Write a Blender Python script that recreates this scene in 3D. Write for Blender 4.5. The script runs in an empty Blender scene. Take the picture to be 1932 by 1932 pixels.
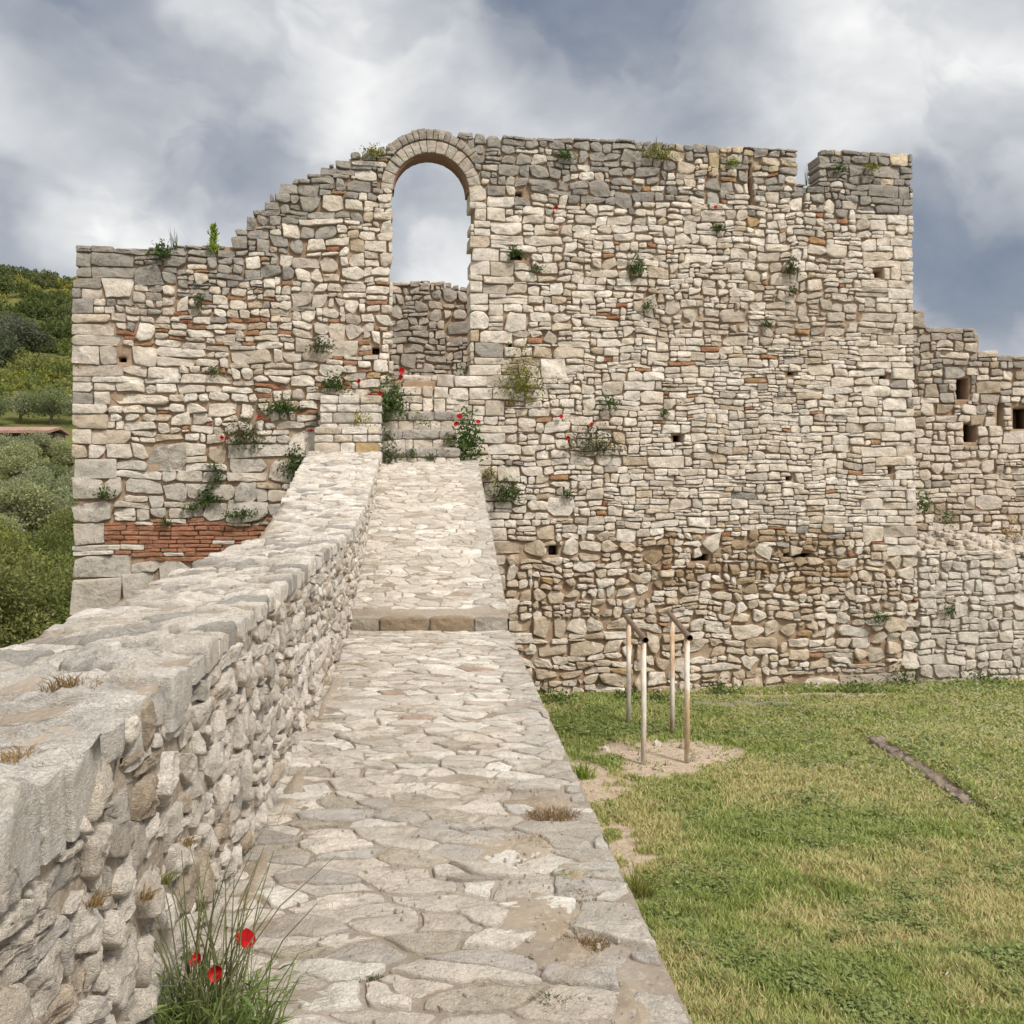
import bpy, math, random
import numpy as np
from mathutils import Vector, noise as mnoise

SC = bpy.context.scene
COL = SC.collection
FPX = 1932.0          # focal length and picture side, in the units used to read off the photograph
HOR = 940.0           # height of the horizon in those units

# ------------------------------------------------------------------ camera
cam_d = bpy.data.cameras.new("camera")
cam = bpy.data.objects.new("camera", cam_d)
COL.objects.link(cam)
cam.location = (0, 0, 0)
cam.rotation_euler = (math.radians(90), 0, 0)
cam_d.sensor_width = 36
cam_d.lens = 36
cam_d.shift_y = -(966 - HOR) / FPX
cam_d.clip_start = 0.05
cam_d.clip_end = 5000
SC.camera = cam

# ------------------------------------------------------------------ world, sun, exposure
SUN_EL, SUN_AZ = 47, 140       # azimuth measured clockwise from +Y
SUN_STRENGTH, SUN_ANGLE = 1.5, 10
EXPOSURE = 1.48
SC.view_settings.view_transform = 'Standard'
SC.view_settings.look = 'None'
SC.view_settings.gamma = 1
SC.view_settings.exposure = EXPOSURE
SC.view_settings.use_curve_mapping = False

sun_d = bpy.data.lights.new("sun", 'SUN')
sun_d.energy = SUN_STRENGTH
sun_d.angle = math.radians(SUN_ANGLE)
sun_d.color = (1.0, 0.935, 0.845)
sun = bpy.data.objects.new("sun", sun_d)
COL.objects.link(sun)
_a, _e = math.radians(SUN_AZ), math.radians(SUN_EL)
sdir = Vector((math.sin(_a) * math.cos(_e), math.cos(_a) * math.cos(_e), math.sin(_e)))
sun.rotation_euler = (-sdir).to_track_quat('-Z', 'Y').to_euler()


class NT:
    """small helper to wire node trees"""
    def __init__(self, tree):
        self.t = tree
        self.t.nodes.clear()

    def n(self, typ, **kw):
        nd = self.t.nodes.new(typ)
        for k, v in kw.items():
            setattr(nd, k, v)
        return nd

    def l(self, a, b):
        self.t.links.new(a, b)

    def val(self, sock, v):
        if hasattr(v, 'is_linked') or hasattr(v, 'links'):
            self.l(v, sock)
        else:
            sock.default_value = v

    def math(self, op, a, b=None, clamp=False):
        nd = self.n('ShaderNodeMath', operation=op, use_clamp=clamp)
        self.val(nd.inputs[0], a)
        if b is not None:
            self.val(nd.inputs[1], b)
        return nd.outputs[0]

    def mapr(self, v, a, b, c, d, smooth=True):
        nd = self.n('ShaderNodeMapRange')
        nd.interpolation_type = 'SMOOTHSTEP' if smooth else 'LINEAR'
        self.val(nd.inputs[0], v)
        for i, x in enumerate((a, b, c, d)):
            self.val(nd.inputs[1 + i], x)
        return nd.outputs[0]

    def mix(self, f, a, b, blend='MIX'):
        nd = self.n('ShaderNodeMix', data_type='RGBA', blend_type=blend)
        self.val(nd.inputs[0], f)
        for s, v in ((nd.inputs[6], a), (nd.inputs[7], b)):
            if isinstance(v, (tuple, list)):
                s.default_value = (v[0], v[1], v[2], 1)
            else:
                self.l(v, s)
        return nd.outputs[2]

    def noise(self, vec, scale, detail=4, rough=0.55, dist=0.0):
        nd = self.n('ShaderNodeTexNoise')
        nd.inputs['Scale'].default_value = scale
        nd.inputs['Detail'].default_value = detail
        nd.inputs['Roughness'].default_value = rough
        nd.inputs['Distortion'].default_value = dist
        if vec is not None:
            self.l(vec, nd.inputs['Vector'])
        return nd.outputs[0]


def px_dir(px, py):
    return Vector(((px - 966) / FPX, 1.0, (HOR - py) / FPX)).normalized()


world = bpy.data.worlds.new("World")
SC.world = world
world.use_nodes = True


def build_sky():
    g = NT(world.node_tree)
    out = g.n('ShaderNodeOutputWorld')
    bg = g.n('ShaderNodeBackground')
    sky = g.n('ShaderNodeTexSky')
    sky.sky_type = 'NISHITA'
    sky.sun_disc = False
    sky.sun_elevation = math.radians(SUN_EL)
    sky.sun_rotation = math.radians(SUN_AZ)
    tc = g.n('ShaderNodeTexCoord')
    d0 = tc.outputs['Generated']
    # warp the direction a little so that the cloud edges billow
    nz = g.n('ShaderNodeTexNoise')
    nz.inputs['Scale'].default_value = 5.0
    nz.inputs['Detail'].default_value = 4
    nz.inputs['Roughness'].default_value = 0.55
    g.l(d0, nz.inputs['Vector'])
    sub = g.n('ShaderNodeVectorMath', operation='SUBTRACT')
    g.l(nz.outputs['Color'], sub.inputs[0])
    sub.inputs[1].default_value = (0.5, 0.5, 0.5)
    scl = g.n('ShaderNodeVectorMath', operation='SCALE')
    g.l(sub.outputs[0], scl.inputs[0])
    scl.inputs['Scale'].default_value = 0.15
    add = g.n('ShaderNodeVectorMath', operation='ADD')
    g.l(d0, add.inputs[0])
    g.l(scl.outputs[0], add.inputs[1])
    nrm = g.n('ShaderNodeVectorMath', operation='NORMALIZE')
    g.l(add.outputs[0], nrm.inputs[0])
    d = nrm.outputs[0]
    mp = g.n('ShaderNodeMapping')
    mp.inputs['Scale'].default_value = (1.0, 1.0, 1.6)
    g.l(d0, mp.inputs['Vector'])
    n1 = g.noise(mp.outputs[0], 3.3, 5, 0.56, 0.5)
    n2 = g.noise(mp.outputs[0], 8.0, 6, 0.6, 0.9)
    v = g.math('ADD', g.math('MULTIPLY', g.math('SUBTRACT', n1, 0.5), 0.52),
               g.math('MULTIPLY', g.math('SUBTRACT', n2, 0.5), 0.30))
    vo = g.n('ShaderNodeTexVoronoi', feature='F1', normalize=True)
    vo.inputs['Scale'].default_value = 6.5
    vo.inputs['Detail'].default_value = 3
    vo.inputs['Roughness'].default_value = 0.55
    mp2 = g.n('ShaderNodeMapping')
    mp2.inputs['Scale'].default_value = (1.0, 1.0, 1.7)
    g.l(d, mp2.inputs['Vector'])
    g.l(mp2.outputs[0], vo.inputs['Vector'])
    v = g.math('ADD', v, g.math('MULTIPLY', g.math('SUBTRACT', 0.33, vo.outputs['Distance']), 0.6))
    n3 = g.noise(mp2.outputs[0], 4.6, 5, 0.5, 0.3)
    v = g.math('ADD', v, g.mapr(n3, 0.465, 0.54, -0.065, 0.065))
    # where the big light and dark cloud masses hang: (direction px, py, radius, gain)
    blobs = [(110, 300, 330, .34), (620, 60, 260, .32), (395, 5, 70, .35), (1660, 90, 330, .22), (1090, 190, 190, .28),
             (500, 330, 330, .16), (105, 445, 85, .38), (830, 515, 110, .42), (1420, 130, 200, .10), (1780, 600, 160, .14),
             (1860, 230, 160, .2),
             (300, 120, 260, -.40), (900, 10, 240, -.20), (1240, 60, 260, -.38), (1090, 60, 150, -.12), (1850, 400, 210, -.30),
             (30, 470, 150, -.38), (1780, 500, 170, -.18), (360, 250, 190, -.18), (820, 400, 130, -.12), (20, 40, 160, -.25),
             (640, 420, 240, -.10), (1400, 240, 200, -.10)]
    for px, py, r, gain in blobs:
        c = px_dir(px, py)
        dp = g.n('ShaderNodeVectorMath', operation='DOT_PRODUCT')
        g.l(d, dp.inputs[0])
        dp.inputs[1].default_value = c
        ang = r / FPX * 1.25
        m = g.mapr(dp.outputs['Value'], math.cos(ang), 1.0, 0.0, gain * .85)
        v = g.math('ADD', v, m)
    v = g.math('ADD', v, 0.5)
    cr = g.n('ShaderNodeValToRGB')
    g.l(v, cr.inputs[0])
    stops = [(0.0, (.092, .112, .150)), (0.22, (.145, .163, .195)), (0.48, (.238, .253, .279)), (0.66, (.315, .326, .342)),
             (0.85, (.42, .424, .428)), (1.0, (.51, .51, .505))]
    el = cr.color_ramp.elements
    while len(el) < len(stops):
        el.new(0.5)
    for e, (p, c) in zip(el, stops):
        e.position = p
        e.color = (c[0], c[1], c[2], 1)
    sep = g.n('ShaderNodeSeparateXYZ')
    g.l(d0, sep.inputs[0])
    # unseen sky overhead and behind the camera, brightened and warmed as added fill light
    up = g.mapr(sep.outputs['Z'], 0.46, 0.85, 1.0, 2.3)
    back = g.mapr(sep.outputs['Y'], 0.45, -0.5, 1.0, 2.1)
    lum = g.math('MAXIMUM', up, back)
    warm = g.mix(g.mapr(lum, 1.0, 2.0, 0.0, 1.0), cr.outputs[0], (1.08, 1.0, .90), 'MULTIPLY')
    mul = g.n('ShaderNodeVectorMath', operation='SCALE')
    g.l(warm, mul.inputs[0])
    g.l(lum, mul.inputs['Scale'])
    skys = g.n('ShaderNodeVectorMath', operation='SCALE')
    g.l(sky.outputs[0], skys.inputs[0])
    skys.inputs['Scale'].default_value = 0.06
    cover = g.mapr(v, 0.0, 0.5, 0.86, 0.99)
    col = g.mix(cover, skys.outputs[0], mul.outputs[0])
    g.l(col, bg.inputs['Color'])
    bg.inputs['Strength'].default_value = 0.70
    g.l(bg.outputs[0], out.inputs[0])


build_sky()
world.cycles.sampling_method = 'MANUAL'
world.cycles.sample_map_resolution = 512

# ------------------------------------------------------------------ helpers: materials
MATS = {}


def new_mat(name):
    m = bpy.data.materials.new(name)
    m.use_nodes = True
    MATS[name] = m
    g = NT(m.node_tree)
    out = g.n('ShaderNodeOutputMaterial')
    return m, g, out


def attr(g):
    a = g.n('ShaderNodeAttribute')
    a.attribute_name = 'Col'
    return a


def obj_coord(g):
    return g.n('ShaderNodeTexCoord').outputs['Object']


def stone_mat(name, s=1.0, bump=0.5):
    """limestone: each stone's own colour, mottled, with grey lichen whose amount the alpha channel carries"""
    m, g, out = new_mat(name)
    a = attr(g)
    oc = obj_coord(g)
    n1 = g.noise(oc, 7 * s, 6, 0.62)
    n2 = g.noise(oc, 26 * s, 6, 0.72, 0.4)
    n3 = g.noise(oc, 2.2 * s, 5, 0.6)
    base = g.mix(g.mapr(n1, .32, .7, 0, 1), a.outputs['Color'], (1.0, 0.95, 0.88), 'MIX')
    mm = g.mapr(n1, 0.3, 0.72, 0.78, 1.24)
    m2 = g.mapr(n2, 0.3, 0.7, 0.82, 1.20)
    f = g.math('MULTIPLY', mm, m2)
    sc = g.n('ShaderNodeVectorMath', operation='SCALE')
    g.l(a.outputs['Color'], sc.inputs[0])
    g.l(f, sc.inputs['Scale'])
    warm = g.mix(g.math('MULTIPLY', g.mapr(n3, .5, .72, 0, 1), 0.30), sc.outputs[0], (.40, .29, .17))
    lm = g.math('MULTIPLY', g.mapr(g.math('ADD', g.math('MULTIPLY', n2, .45), g.math('MULTIPLY', n1, .55)), .46, .60, 0, 1),
                a.outputs['Alpha'])
    lich = g.mix(lm, warm, (.135, .128, .115))
    # fine dark pits and scratches
    mpp = g.n('ShaderNodeMapping')
    mpp.inputs['Scale'].default_value = (1, 1, 2.6)
    g.l(oc, mpp.inputs['Vector'])
    n4 = g.noise(mpp.outputs[0], 46 * s, 3, 0.7, 1.2)
    pit = g.mapr(n4, .36, .29, 0, .55)
    colr = g.mix(pit, lich, (.16, .125, .095))
    bs = g.n('ShaderNodeBsdfPrincipled')
    g.l(colr, bs.inputs['Base Color'])
    bs.inputs['Roughness'].default_value = 0.9
    bs.inputs['Specular IOR Level'].default_value = 0.15
    h = g.math('ADD', g.math('MULTIPLY', n1, 0.8), g.math('ADD', g.math('MULTIPLY', n2, 0.35), g.math('MULTIPLY', n4, .3)))
    bp = g.n('ShaderNodeBump')
    bp.inputs['Strength'].default_value = bump
    bp.inputs['Distance'].default_value = 0.09 / s
    g.l(h, bp.inputs['Height'])
    g.l(bp.outputs[0], bs.inputs['Normal'])
    g.l(bs.outputs[0], out.inputs[0])
    return m


def mortar_mat(name, c1, c2, c3, s=1.0, bump=0.6, pebble=0.0):
    m, g, out = new_mat(name)
    oc = obj_coord(g)
    n1 = g.noise(oc, 1.3 * s, 5, 0.6)
    n2 = g.noise(oc, 30 * s, 5, 0.7)
    col = g.mix(g.mapr(n1, .38, .62, 0, 1), c1, c2)
    col = g.mix(g.mapr(n2, .50, .68, 0, .7), col, c3)
    h = n2
    if pebble:
        vo = g.n('ShaderNodeTexVoronoi')
        vo.inputs['Scale'].default_value = 62
        vo.inputs['Randomness'].default_value = 1.0
        nw = g.n('ShaderNodeVectorMath', operation='ADD')
        g.l(oc, nw.inputs[0])
        g.l(n2, nw.inputs[1])
        g.l(nw.outputs[0], vo.inputs['Vector'])
        pc = g.mapr(vo.outputs['Distance'], .25, .6, 1.0, 0.0)
        vv = g.n('ShaderNodeSeparateColor')
        g.l(vo.outputs['Color'], vv.inputs[0])
        pick = g.mapr(vv.outputs[0], .35, .8, 0, 1)
        col = g.mix(g.math('MULTIPLY', g.math('MULTIPLY', pc, pick), pebble), col, (.50, .45, .39))
        h = g.math('ADD', n2, g.math('MULTIPLY', pc, .8))
    bs = g.n('ShaderNodeBsdfPrincipled')
    g.l(col, bs.inputs['Base Color'])
    bs.inputs['Roughness'].default_value = 0.95
    bs.inputs['Specular IOR Level'].default_value = 0.1
    bp = g.n('ShaderNodeBump')
    bp.inputs['Strength'].default_value = bump
    bp.inputs['Distance'].default_value = 0.02
    g.l(h, bp.inputs['Height'])
    g.l(bp.outputs[0], bs.inputs['Normal'])
    g.l(bs.outputs[0], out.inputs[0])
    return m


def leaf_mat(name, trans=0.35, rough=0.6):
    m, g, out = new_mat(name)
    a = attr(g)
    di = g.n('ShaderNodeBsdfPrincipled')
    g.l(a.outputs['Color'], di.inputs['Base Color'])
    di.inputs['Roughness'].default_value = rough
    di.inputs['Specular IOR Level'].default_value = 0.2
    tr = g.n('ShaderNodeBsdfTranslucent')
    g.l(a.outputs['Color'], tr.inputs['Color'])
    mx = g.n('ShaderNodeMixShader')
    mx.inputs[0].default_value = trans
    g.l(di.outputs[0], mx.inputs[1])
    g.l(tr.outputs[0], mx.inputs[2])
    g.l(mx.outputs[0], out.inputs[0])
    return m


def plain_mat(name, c1, c2, scale=8, rough=0.8, bump=0.3, stretch=(1, 1, 1), thr=(.42, .6), metal=0.0):
    m, g, out = new_mat(name)
    mp = g.n('ShaderNodeMapping')
    mp.inputs['Scale'].default_value = stretch
    g.l(obj_coord(g), mp.inputs['Vector'])
    n1 = g.noise(mp.outputs[0], scale, 6, 0.65)
    n2 = g.noise(mp.outputs[0], scale * 6, 4, 0.6)
    col = g.mix(g.mapr(n1, thr[0], thr[1], 0, 1), c1, c2)
    sc = g.n('ShaderNodeVectorMath', operation='SCALE')
    g.l(col, sc.inputs[0])
    g.l(g.mapr(n2, .3, .7, .8, 1.15), sc.inputs['Scale'])
    bs = g.n('ShaderNodeBsdfPrincipled')
    g.l(sc.outputs[0], bs.inputs['Base Color'])
    bs.inputs['Roughness'].default_value = rough
    bs.inputs['Metallic'].default_value = metal
    bp = g.n('ShaderNodeBump')
    bp.inputs['Strength'].default_value = bump
    bp.inputs['Distance'].default_value = 0.01
    g.l(n2, bp.inputs['Height'])
    g.l(bp.outputs[0], bs.inputs['Normal'])
    g.l(bs.outputs[0], out.inputs[0])
    return m


M_STONE = stone_mat('limestone', 1.0, 0.8)
M_STONE_NEAR = stone_mat('limestone_close', 1.8, 1.0)
M_FLAG = stone_mat('flagstone', 1.6, 0.9)
M_MORTAR = mortar_mat('lime_mortar', (.32, .245, .175), (.24, .16, .105), (.40, .33, .25))
M_MORTAR_G = mortar_mat('grey_mortar', (.34, .29, .235), (.27, .225, .175), (.42, .375, .32), 1.5)
M_BED = mortar_mat('gravel_bed', (.41, .355, .295), (.31, .255, .195), (.49, .445, .39), 1.2, 0.6, pebble=.5)
M_LEAF = leaf_mat('leaf')
M_PETAL = leaf_mat('petal', 0.3, 0.5)
M_BARK = plain_mat('bark', (.10, .085, .07), (.17, .15, .125), 6, .9, .6, (1, 1, .3))


# ------------------------------------------------------------------ helpers: meshes and objects
class MB:
    """collects geometry for ONE mesh object"""
    def __init__(self):
        self.v, self.f, self.c = [], [], []

    def add(self, vs, fs, cs):
        o = len(self.v)
        self.v.extend(vs)
        self.c.extend(cs)
        self.f.extend([tuple(i + o for i in f) for f in fs])

    def box(self, x0, x1, y0, y1, z0, z1, c=(.5, .5, .5, 0)):
        vs = [(x, y, z) for x in (x0, x1) for y in (y0, y1) for z in (z0, z1)]
        fs = [(0, 1, 3, 2), (4, 6, 7, 5), (0, 4, 5, 1), (2, 3, 7, 6), (0, 2, 6, 4), (1, 5, 7, 3)]
        self.add(vs, fs, [c] * 8)

    def tube(self, pts, rad, n=12, c=(.5, .5, .5, 0), caps=True):
        pts = [Vector(p) for p in pts]
        vs = []
        for i, p in enumerate(pts):
            t = (pts[min(i + 1, len(pts) - 1)] - pts[max(i - 1, 0)]).normalized()
            a = t.orthogonal().normalized()
            if abs(t.z) < .99:
                a = t.cross(Vector((0, 0, 1))).normalized()
            else:
                a = Vector((1, 0, 0))
            b = t.cross(a)
            r = rad[i] if isinstance(rad, (list, tuple)) else rad
            for k in range(n):
                q = p + (a * math.cos(2 * math.pi * k / n) + b * math.sin(2 * math.pi * k / n)) * r
                vs.append(tuple(q))
        fs = []
        for i in range(len(pts) - 1):
            for k in range(n):
                fs.append((i * n + k, i * n + (k + 1) % n, (i + 1) * n + (k + 1) % n, (i + 1) * n + k))
        if caps:
            fs.append(tuple(range(n))[::-1])
            fs.append(tuple(range((len(pts) - 1) * n, len(pts) * n)))
        self.add(vs, fs, [c] * len(vs))

    def leaf(self, p, d, length, width, up, c):
        """a diamond leaf folded along its middle"""
        p, d = Vector(p), Vector(d).normalized()
        sd = d.cross(up)
        if sd.length < 1e-4:
            sd = d.orthogonal()
        sd.normalize()
        nn = sd.cross(d)
        m = p + d * length * .45
        vs = [p, m + sd * width * .5 + nn * width * .15, p + d * length - nn * length * .08, m - sd * width * .5 + nn * width * .15]
        self.add([tuple(x) for x in vs], [(0, 1, 2, 3)], [c] * 4)

    def blade(self, pts, w, c, side=None):
        """a strip that narrows to its tip"""
        pts = [Vector(p) for p in pts]
        vs = []
        t = pts[-1] - pts[0]
        sd = side if side is not None else t.cross(Vector((random.random() - .5, random.random() - .5, .2)))
        sd = sd.normalized()
        n = len(pts)
        for i, p in enumerate(pts[:-1]):
            ww = w * (1 - .75 * i / (n - 1))
            vs += [tuple(p - sd * ww * .5), tuple(p + sd * ww * .5)]
        vs.append(tuple(pts[-1]))
        fs = [(2 * i, 2 * i + 1, 2 * i + 3, 2 * i + 2) for i in range(n - 2)]
        fs.append((2 * n - 4, 2 * n - 3, 2 * n - 2))
        self.add(vs, fs, [c] * len(vs))

    def build(self, name, mat, parent=None, smooth=True, link=True):
        me = bpy.data.meshes.new(name)
        me.from_pydata(self.v, [], self.f)
        ca = me.color_attributes.new('Col', 'FLOAT_COLOR', 'POINT')
        arr = np.ones((len(self.v), 4), dtype=np.float32)
        if self.c:
            arr[:] = np.array([(x[0], x[1], x[2], x[3] if len(x) > 3 else 0) for x in self.c], dtype=np.float32)
        ca.data.foreach_set('color', arr.ravel())
        if smooth:
            me.polygons.foreach_set('use_smooth', [True] * len(me.polygons))
        me.materials.append(mat)
        me.update()
        o = bpy.data.objects.new(name, me)
        COL.objects.link(o)
        if parent is not None:
            o.parent = parent
        return o


def thing(name, label, cat, loc=(0, 0, 0), group=None):
    o = bpy.data.objects.new(name, None)
    COL.objects.link(o)
    o.location = loc
    o.empty_display_size = .2
    o['label'] = label
    o['category'] = cat
    if group:
        o['group'] = group
    return o


def tag(o, label, cat, group=None, kind=None):
    if label:
        o['label'] = label
    if cat:
        o['category'] = cat
    if group:
        o['group'] = group
    if kind:
        o['kind'] = kind
    return o


def copy_thing(o, loc, rot, scl, label=None, group=None):
    c = o.copy()
    COL.objects.link(c)
    c.location, c.rotation_euler, c.scale = loc, rot, scl
    if label:
        c['label'] = label
    if group:
        c['group'] = group
    for ch in o.children:
        k = ch.copy()
        COL.objects.link(k)
        k.parent = c
    return c


def N2(a, b, o=0.0):
    return mnoise.noise(Vector((a, b, o)))


def lerp_tab(tab, x):
    if x <= tab[0][0]:
        return tab[0][1]
    for (a, va), (b, vb) in zip(tab, tab[1:]):
        if x <= b:
            return va + (vb - va) * (x - a) / (b - a)
    return tab[-1][1]


def mixc(a, b, t):
    return tuple(x + (y - x) * t for x, y in zip(a, b))


# ------------------------------------------------------------------ stone builder
W_, C_, G_, D_, T_, O_, R_ = ((.72, .665, .59), (.63, .54, .435), (.395, .365, .325), (.275, .255, .225), (.43, .335, .23),
                              (.46, .32, .17), (.35, .16, .09))


def round_poly(poly, it=2, q=.25):
    for _ in range(it):
        o = []
        n = len(poly)
        for i in range(n):
            a, b = poly[i], poly[(i + 1) % n]
            o.append((a[0] + (b[0] - a[0]) * q, a[1] + (b[1] - a[1]) * q))
            o.append((a[0] + (b[0] - a[0]) * (1 - q), a[1] + (b[1] - a[1]) * (1 - q)))
        poly = o
    return poly


def resample(poly, n):
    P = poly + [poly[0]]
    L = [0]
    for a, b in zip(P, P[1:]):
        L.append(L[-1] + math.hypot(b[0] - a[0], b[1] - a[1]))
    out, j = [], 0
    for k in range(n):
        t = L[-1] * k / n
        while L[j + 1] < t:
            j += 1
        u = (t - L[j]) / max(1e-9, L[j + 1] - L[j])
        out.append((P[j][0] + (P[j + 1][0] - P[j][0]) * u, P[j][1] + (P[j + 1][1] - P[j][1]) * u))
    return out


def area(poly):
    return .5 * sum(a[0] * b[1] - b[0] * a[1] for a, b in zip(poly, poly[1:] + poly[:1]))


def inset(poly, d):
    """shrink towards the middle by d on every side; never folds over itself"""
    xs, ys = [p[0] for p in poly], [p[1] for p in poly]
    cx, cy = sum(xs) / len(xs), sum(ys) / len(ys)
    kx = 1 - min(.6, d / max(1e-4, (max(xs) - min(xs)) / 2))
    ky = 1 - min(.6, d / max(1e-4, (max(ys) - min(ys)) / 2))
    return [(cx + (x - cx) * kx, cy + (y - cy) * ky) for x, y in poly]


def stone(M, poly, F, rng, col, h0=.03, gap=.008, depth=.1, nb=16, bevel=.02, rough=.008, tilt=.06, stain=0.0, freq=9.0, rnd=2,
          crisp=False, facets=2, fsl=.6):
    if area(poly) < 0:
        poly = poly[::-1]
    p = round_poly(poly, rnd, .12 if crisp else .10)
    per = sum(math.hypot(a[0] - b[0], a[1] - b[1]) for a, b in zip(p, p[1:] + p[:1]))
    q = []
    for a, b in zip(p, p[1:] + p[:1]):
        k = max(1, int(math.hypot(a[0] - b[0], a[1] - b[1]) / per * nb + .5))
        for i in range(k):
            q.append((a[0] + (b[0] - a[0]) * i / k, a[1] + (b[1] - a[1]) * i / k))
    p = q
    nb = len(p)
    cx = sum(a for a, _ in p) / nb
    cy = sum(b for _, b in p) / nb
    rin = min(math.hypot(a - cx, b - cy) for a, b in p)
    if rin < gap * 1.6:
        return
    p = inset(p, gap)
    bevel = min(bevel, .3 * (rin - gap))
    tx, ty = rng.gauss(0, tilt), rng.gauss(0, tilt)
    so = rng.random() * 50
    fac = []
    for _ in range(facets):
        th, sl = rng.random() * 6.283, rng.uniform(.15, .55) * fsl
        dist = rng.uniform(-.15, .55) * rin
        fac.append((math.cos(th) * sl, math.sin(th) * sl, h0 + dist * sl))
    rings = [(p, -depth, 0.0)] + ([(p, -depth * .66, .45), (p, -depth * .33, .62), (p, -depth * .08, .7)] if nb >= 40 and depth > .1 else []) + [ (p, h0 * .42, .5), (inset(p, bevel * .4), h0 * .86, .8), (inset(p, bevel * 1.15), h0, 1.0)]
    last = rings[-1][0]
    for k in ((.66, .3) if nb < 30 else (.8, .58, .34, .14)):
        rings.append(([(cx + (a - cx) * k, cy + (b - cy) * k) for a, b in last], h0 * (1 + .12 * (1 - k)), 1.0))
    vs, cs = [], []
    for ring, hr, w in rings:
        for a, b in ring:
            h = hr
            n1 = N2(a * freq, b * freq, so)
            n2 = N2(a * freq * 2.7, b * freq * 2.7, so + 9)
            n3 = N2(a * 4, b * 4, 77)
            if w > .5:
                for fx, fy, fc in fac:
                    h_ = fc - (a - cx) * fx - (b - cy) * fy
                    if h_ < h:
                        h = max(h_, h0 * .35)
            hh = h + w * (rough * (n1 * 1.4 + (.55 - 2.2 * abs(n2)) * .9) + (a - cx) * tx + (b - cy) * ty)
            la = (.4 + .6 * w) * rough * .8
            hz = hr * freq * 2.2
            aa = a + la * N2(a * freq * 1.6, b * freq * 1.6 + hz, so + 21 + hz)
            bb = b + la * N2(a * freq * 1.6 + hz, b * freq * 1.6, so + 33 + hz)
            vs.append(F(aa, bb, hh))
            f = 1 + .16 * n1 + .12 * n2 + .12 * n3
            cs.append((col[0] * f, col[1] * f, col[2] * f, stain))
    vs.append(F(cx, cy, h0 * 1.12 + rough * N2(cx * freq, cy * freq, so)))
    cs.append((col[0], col[1], col[2], stain))
    fs = []
    for r in range(len(rings) - 1):
        o = r * nb
        for j in range(nb):
            k = (j + 1) % nb
            fs.append((o + j, o + k, o + nb + k, o + nb + j))
    o = (len(rings) - 1) * nb
    for j in range(nb):
        fs.append((o + j, o + (j + 1) % nb, len(vs) - 1))
    M.add(vs, fs, cs)


def pack(s0, s1, z0, z1, size, rng, dx=.03):
    """pile stones of varied size from the bottom up, as a mason does; returns rectangles"""
    n = int((s1 - s0) / dx)
    top = np.full(n + 2, z0, dtype=float)
    top[0] = top[-1] = 1e9
    out = []
    guard = 0
    while guard < 40000:
        guard += 1
        i = int(np.argmin(top))
        zb = top[i]
        if zb >= z1:
            break
        a = i
        while abs(top[a - 1] - zb) < .013:
            a -= 1
        b = i
        while abs(top[b + 1] - zb) < .013:
            b += 1
        L = (b - a + 1) * dx
        sm = s0 + (a - 1 + (b - a + 1) / 2) * dx
        hm, wm, ir_ = size(s0 + (a - 1) * dx + min(.3, L / 2), zb)
        aspect = .68 + .55 * ir_
        h = hm * math.exp(rng.gauss(0, .30 if hm > .08 else .1))
        w = wm * math.exp(rng.gauss(0, .42 if hm > .08 else .25))
        if hm > .08 and rng.random() < .17:
            h *= .45
            w *= .8
        if L < 1.35 * w or L - w < .09:
            w = L
            if L > 1.9 * wm:
                w = L / 2
        k = max(1, min(b - a + 1, int(round(w / dx))))
        w = k * dx
        h = min(h, aspect * w + .01)
        left = rng.random() < .5
        a2 = a if left else b - k + 1
        nbr = (top[a - 1] if left else top[b + 1]) - zb
        if abs(nbr - h) < .48 * h:
            h = nbr
        elif w == L:
            o = (top[b + 1] if left else top[a - 1]) - zb
            if abs(o - h) < .48 * h:
                h = o
        sx = s0 + (a2 - 1 + k / 2) * dx
        if hm > .08:
            while h > .09 and min(size(sx, zb + h)[0], size(sx - w * .45, zb + h)[0], size(sx + w * .45, zb + h)[0]) < .08:
                h -= .02
        h = max(h, .03)
        top[a2:a2 + k] = zb + h
        ss = s0 + (a2 - 1) * dx
        out.append((ss, ss + w, zb, zb + h))
    return out


def clip_top(r, poly):
    a, b, z0, z1 = r
    m = (a + b) / 2
    if not in_poly(poly, m, z0 + .03):
        return r
    while not in_poly(poly, m, z1) and z1 - z0 > .04:
        z1 -= .01
    return (a, b, z0, z1)


def clip_rect(r, inside, step=.015):
    """cut a rectangle to the part of its middle row that lies inside; returns rectangle and which sides were cut"""
    a, b, z0, z1 = r
    zm = (z0 + z1) / 2
    for t in (.5, .2, .8):
        c = a + (b - a) * t
        if inside(c, zm):
            break
    else:
        return None
    l = c
    while l - step > a and inside(l - step, zm):
        l -= step
    lc = l - step > a
    q = c
    while q + step < b and inside(q + step, zm):
        q += step
    rc = q + step < b
    if not lc:
        l = a
    if not rc:
        q = b
    if q - l < .05:
        return None
    return (l, q, z0, z1), lc, rc


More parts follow.
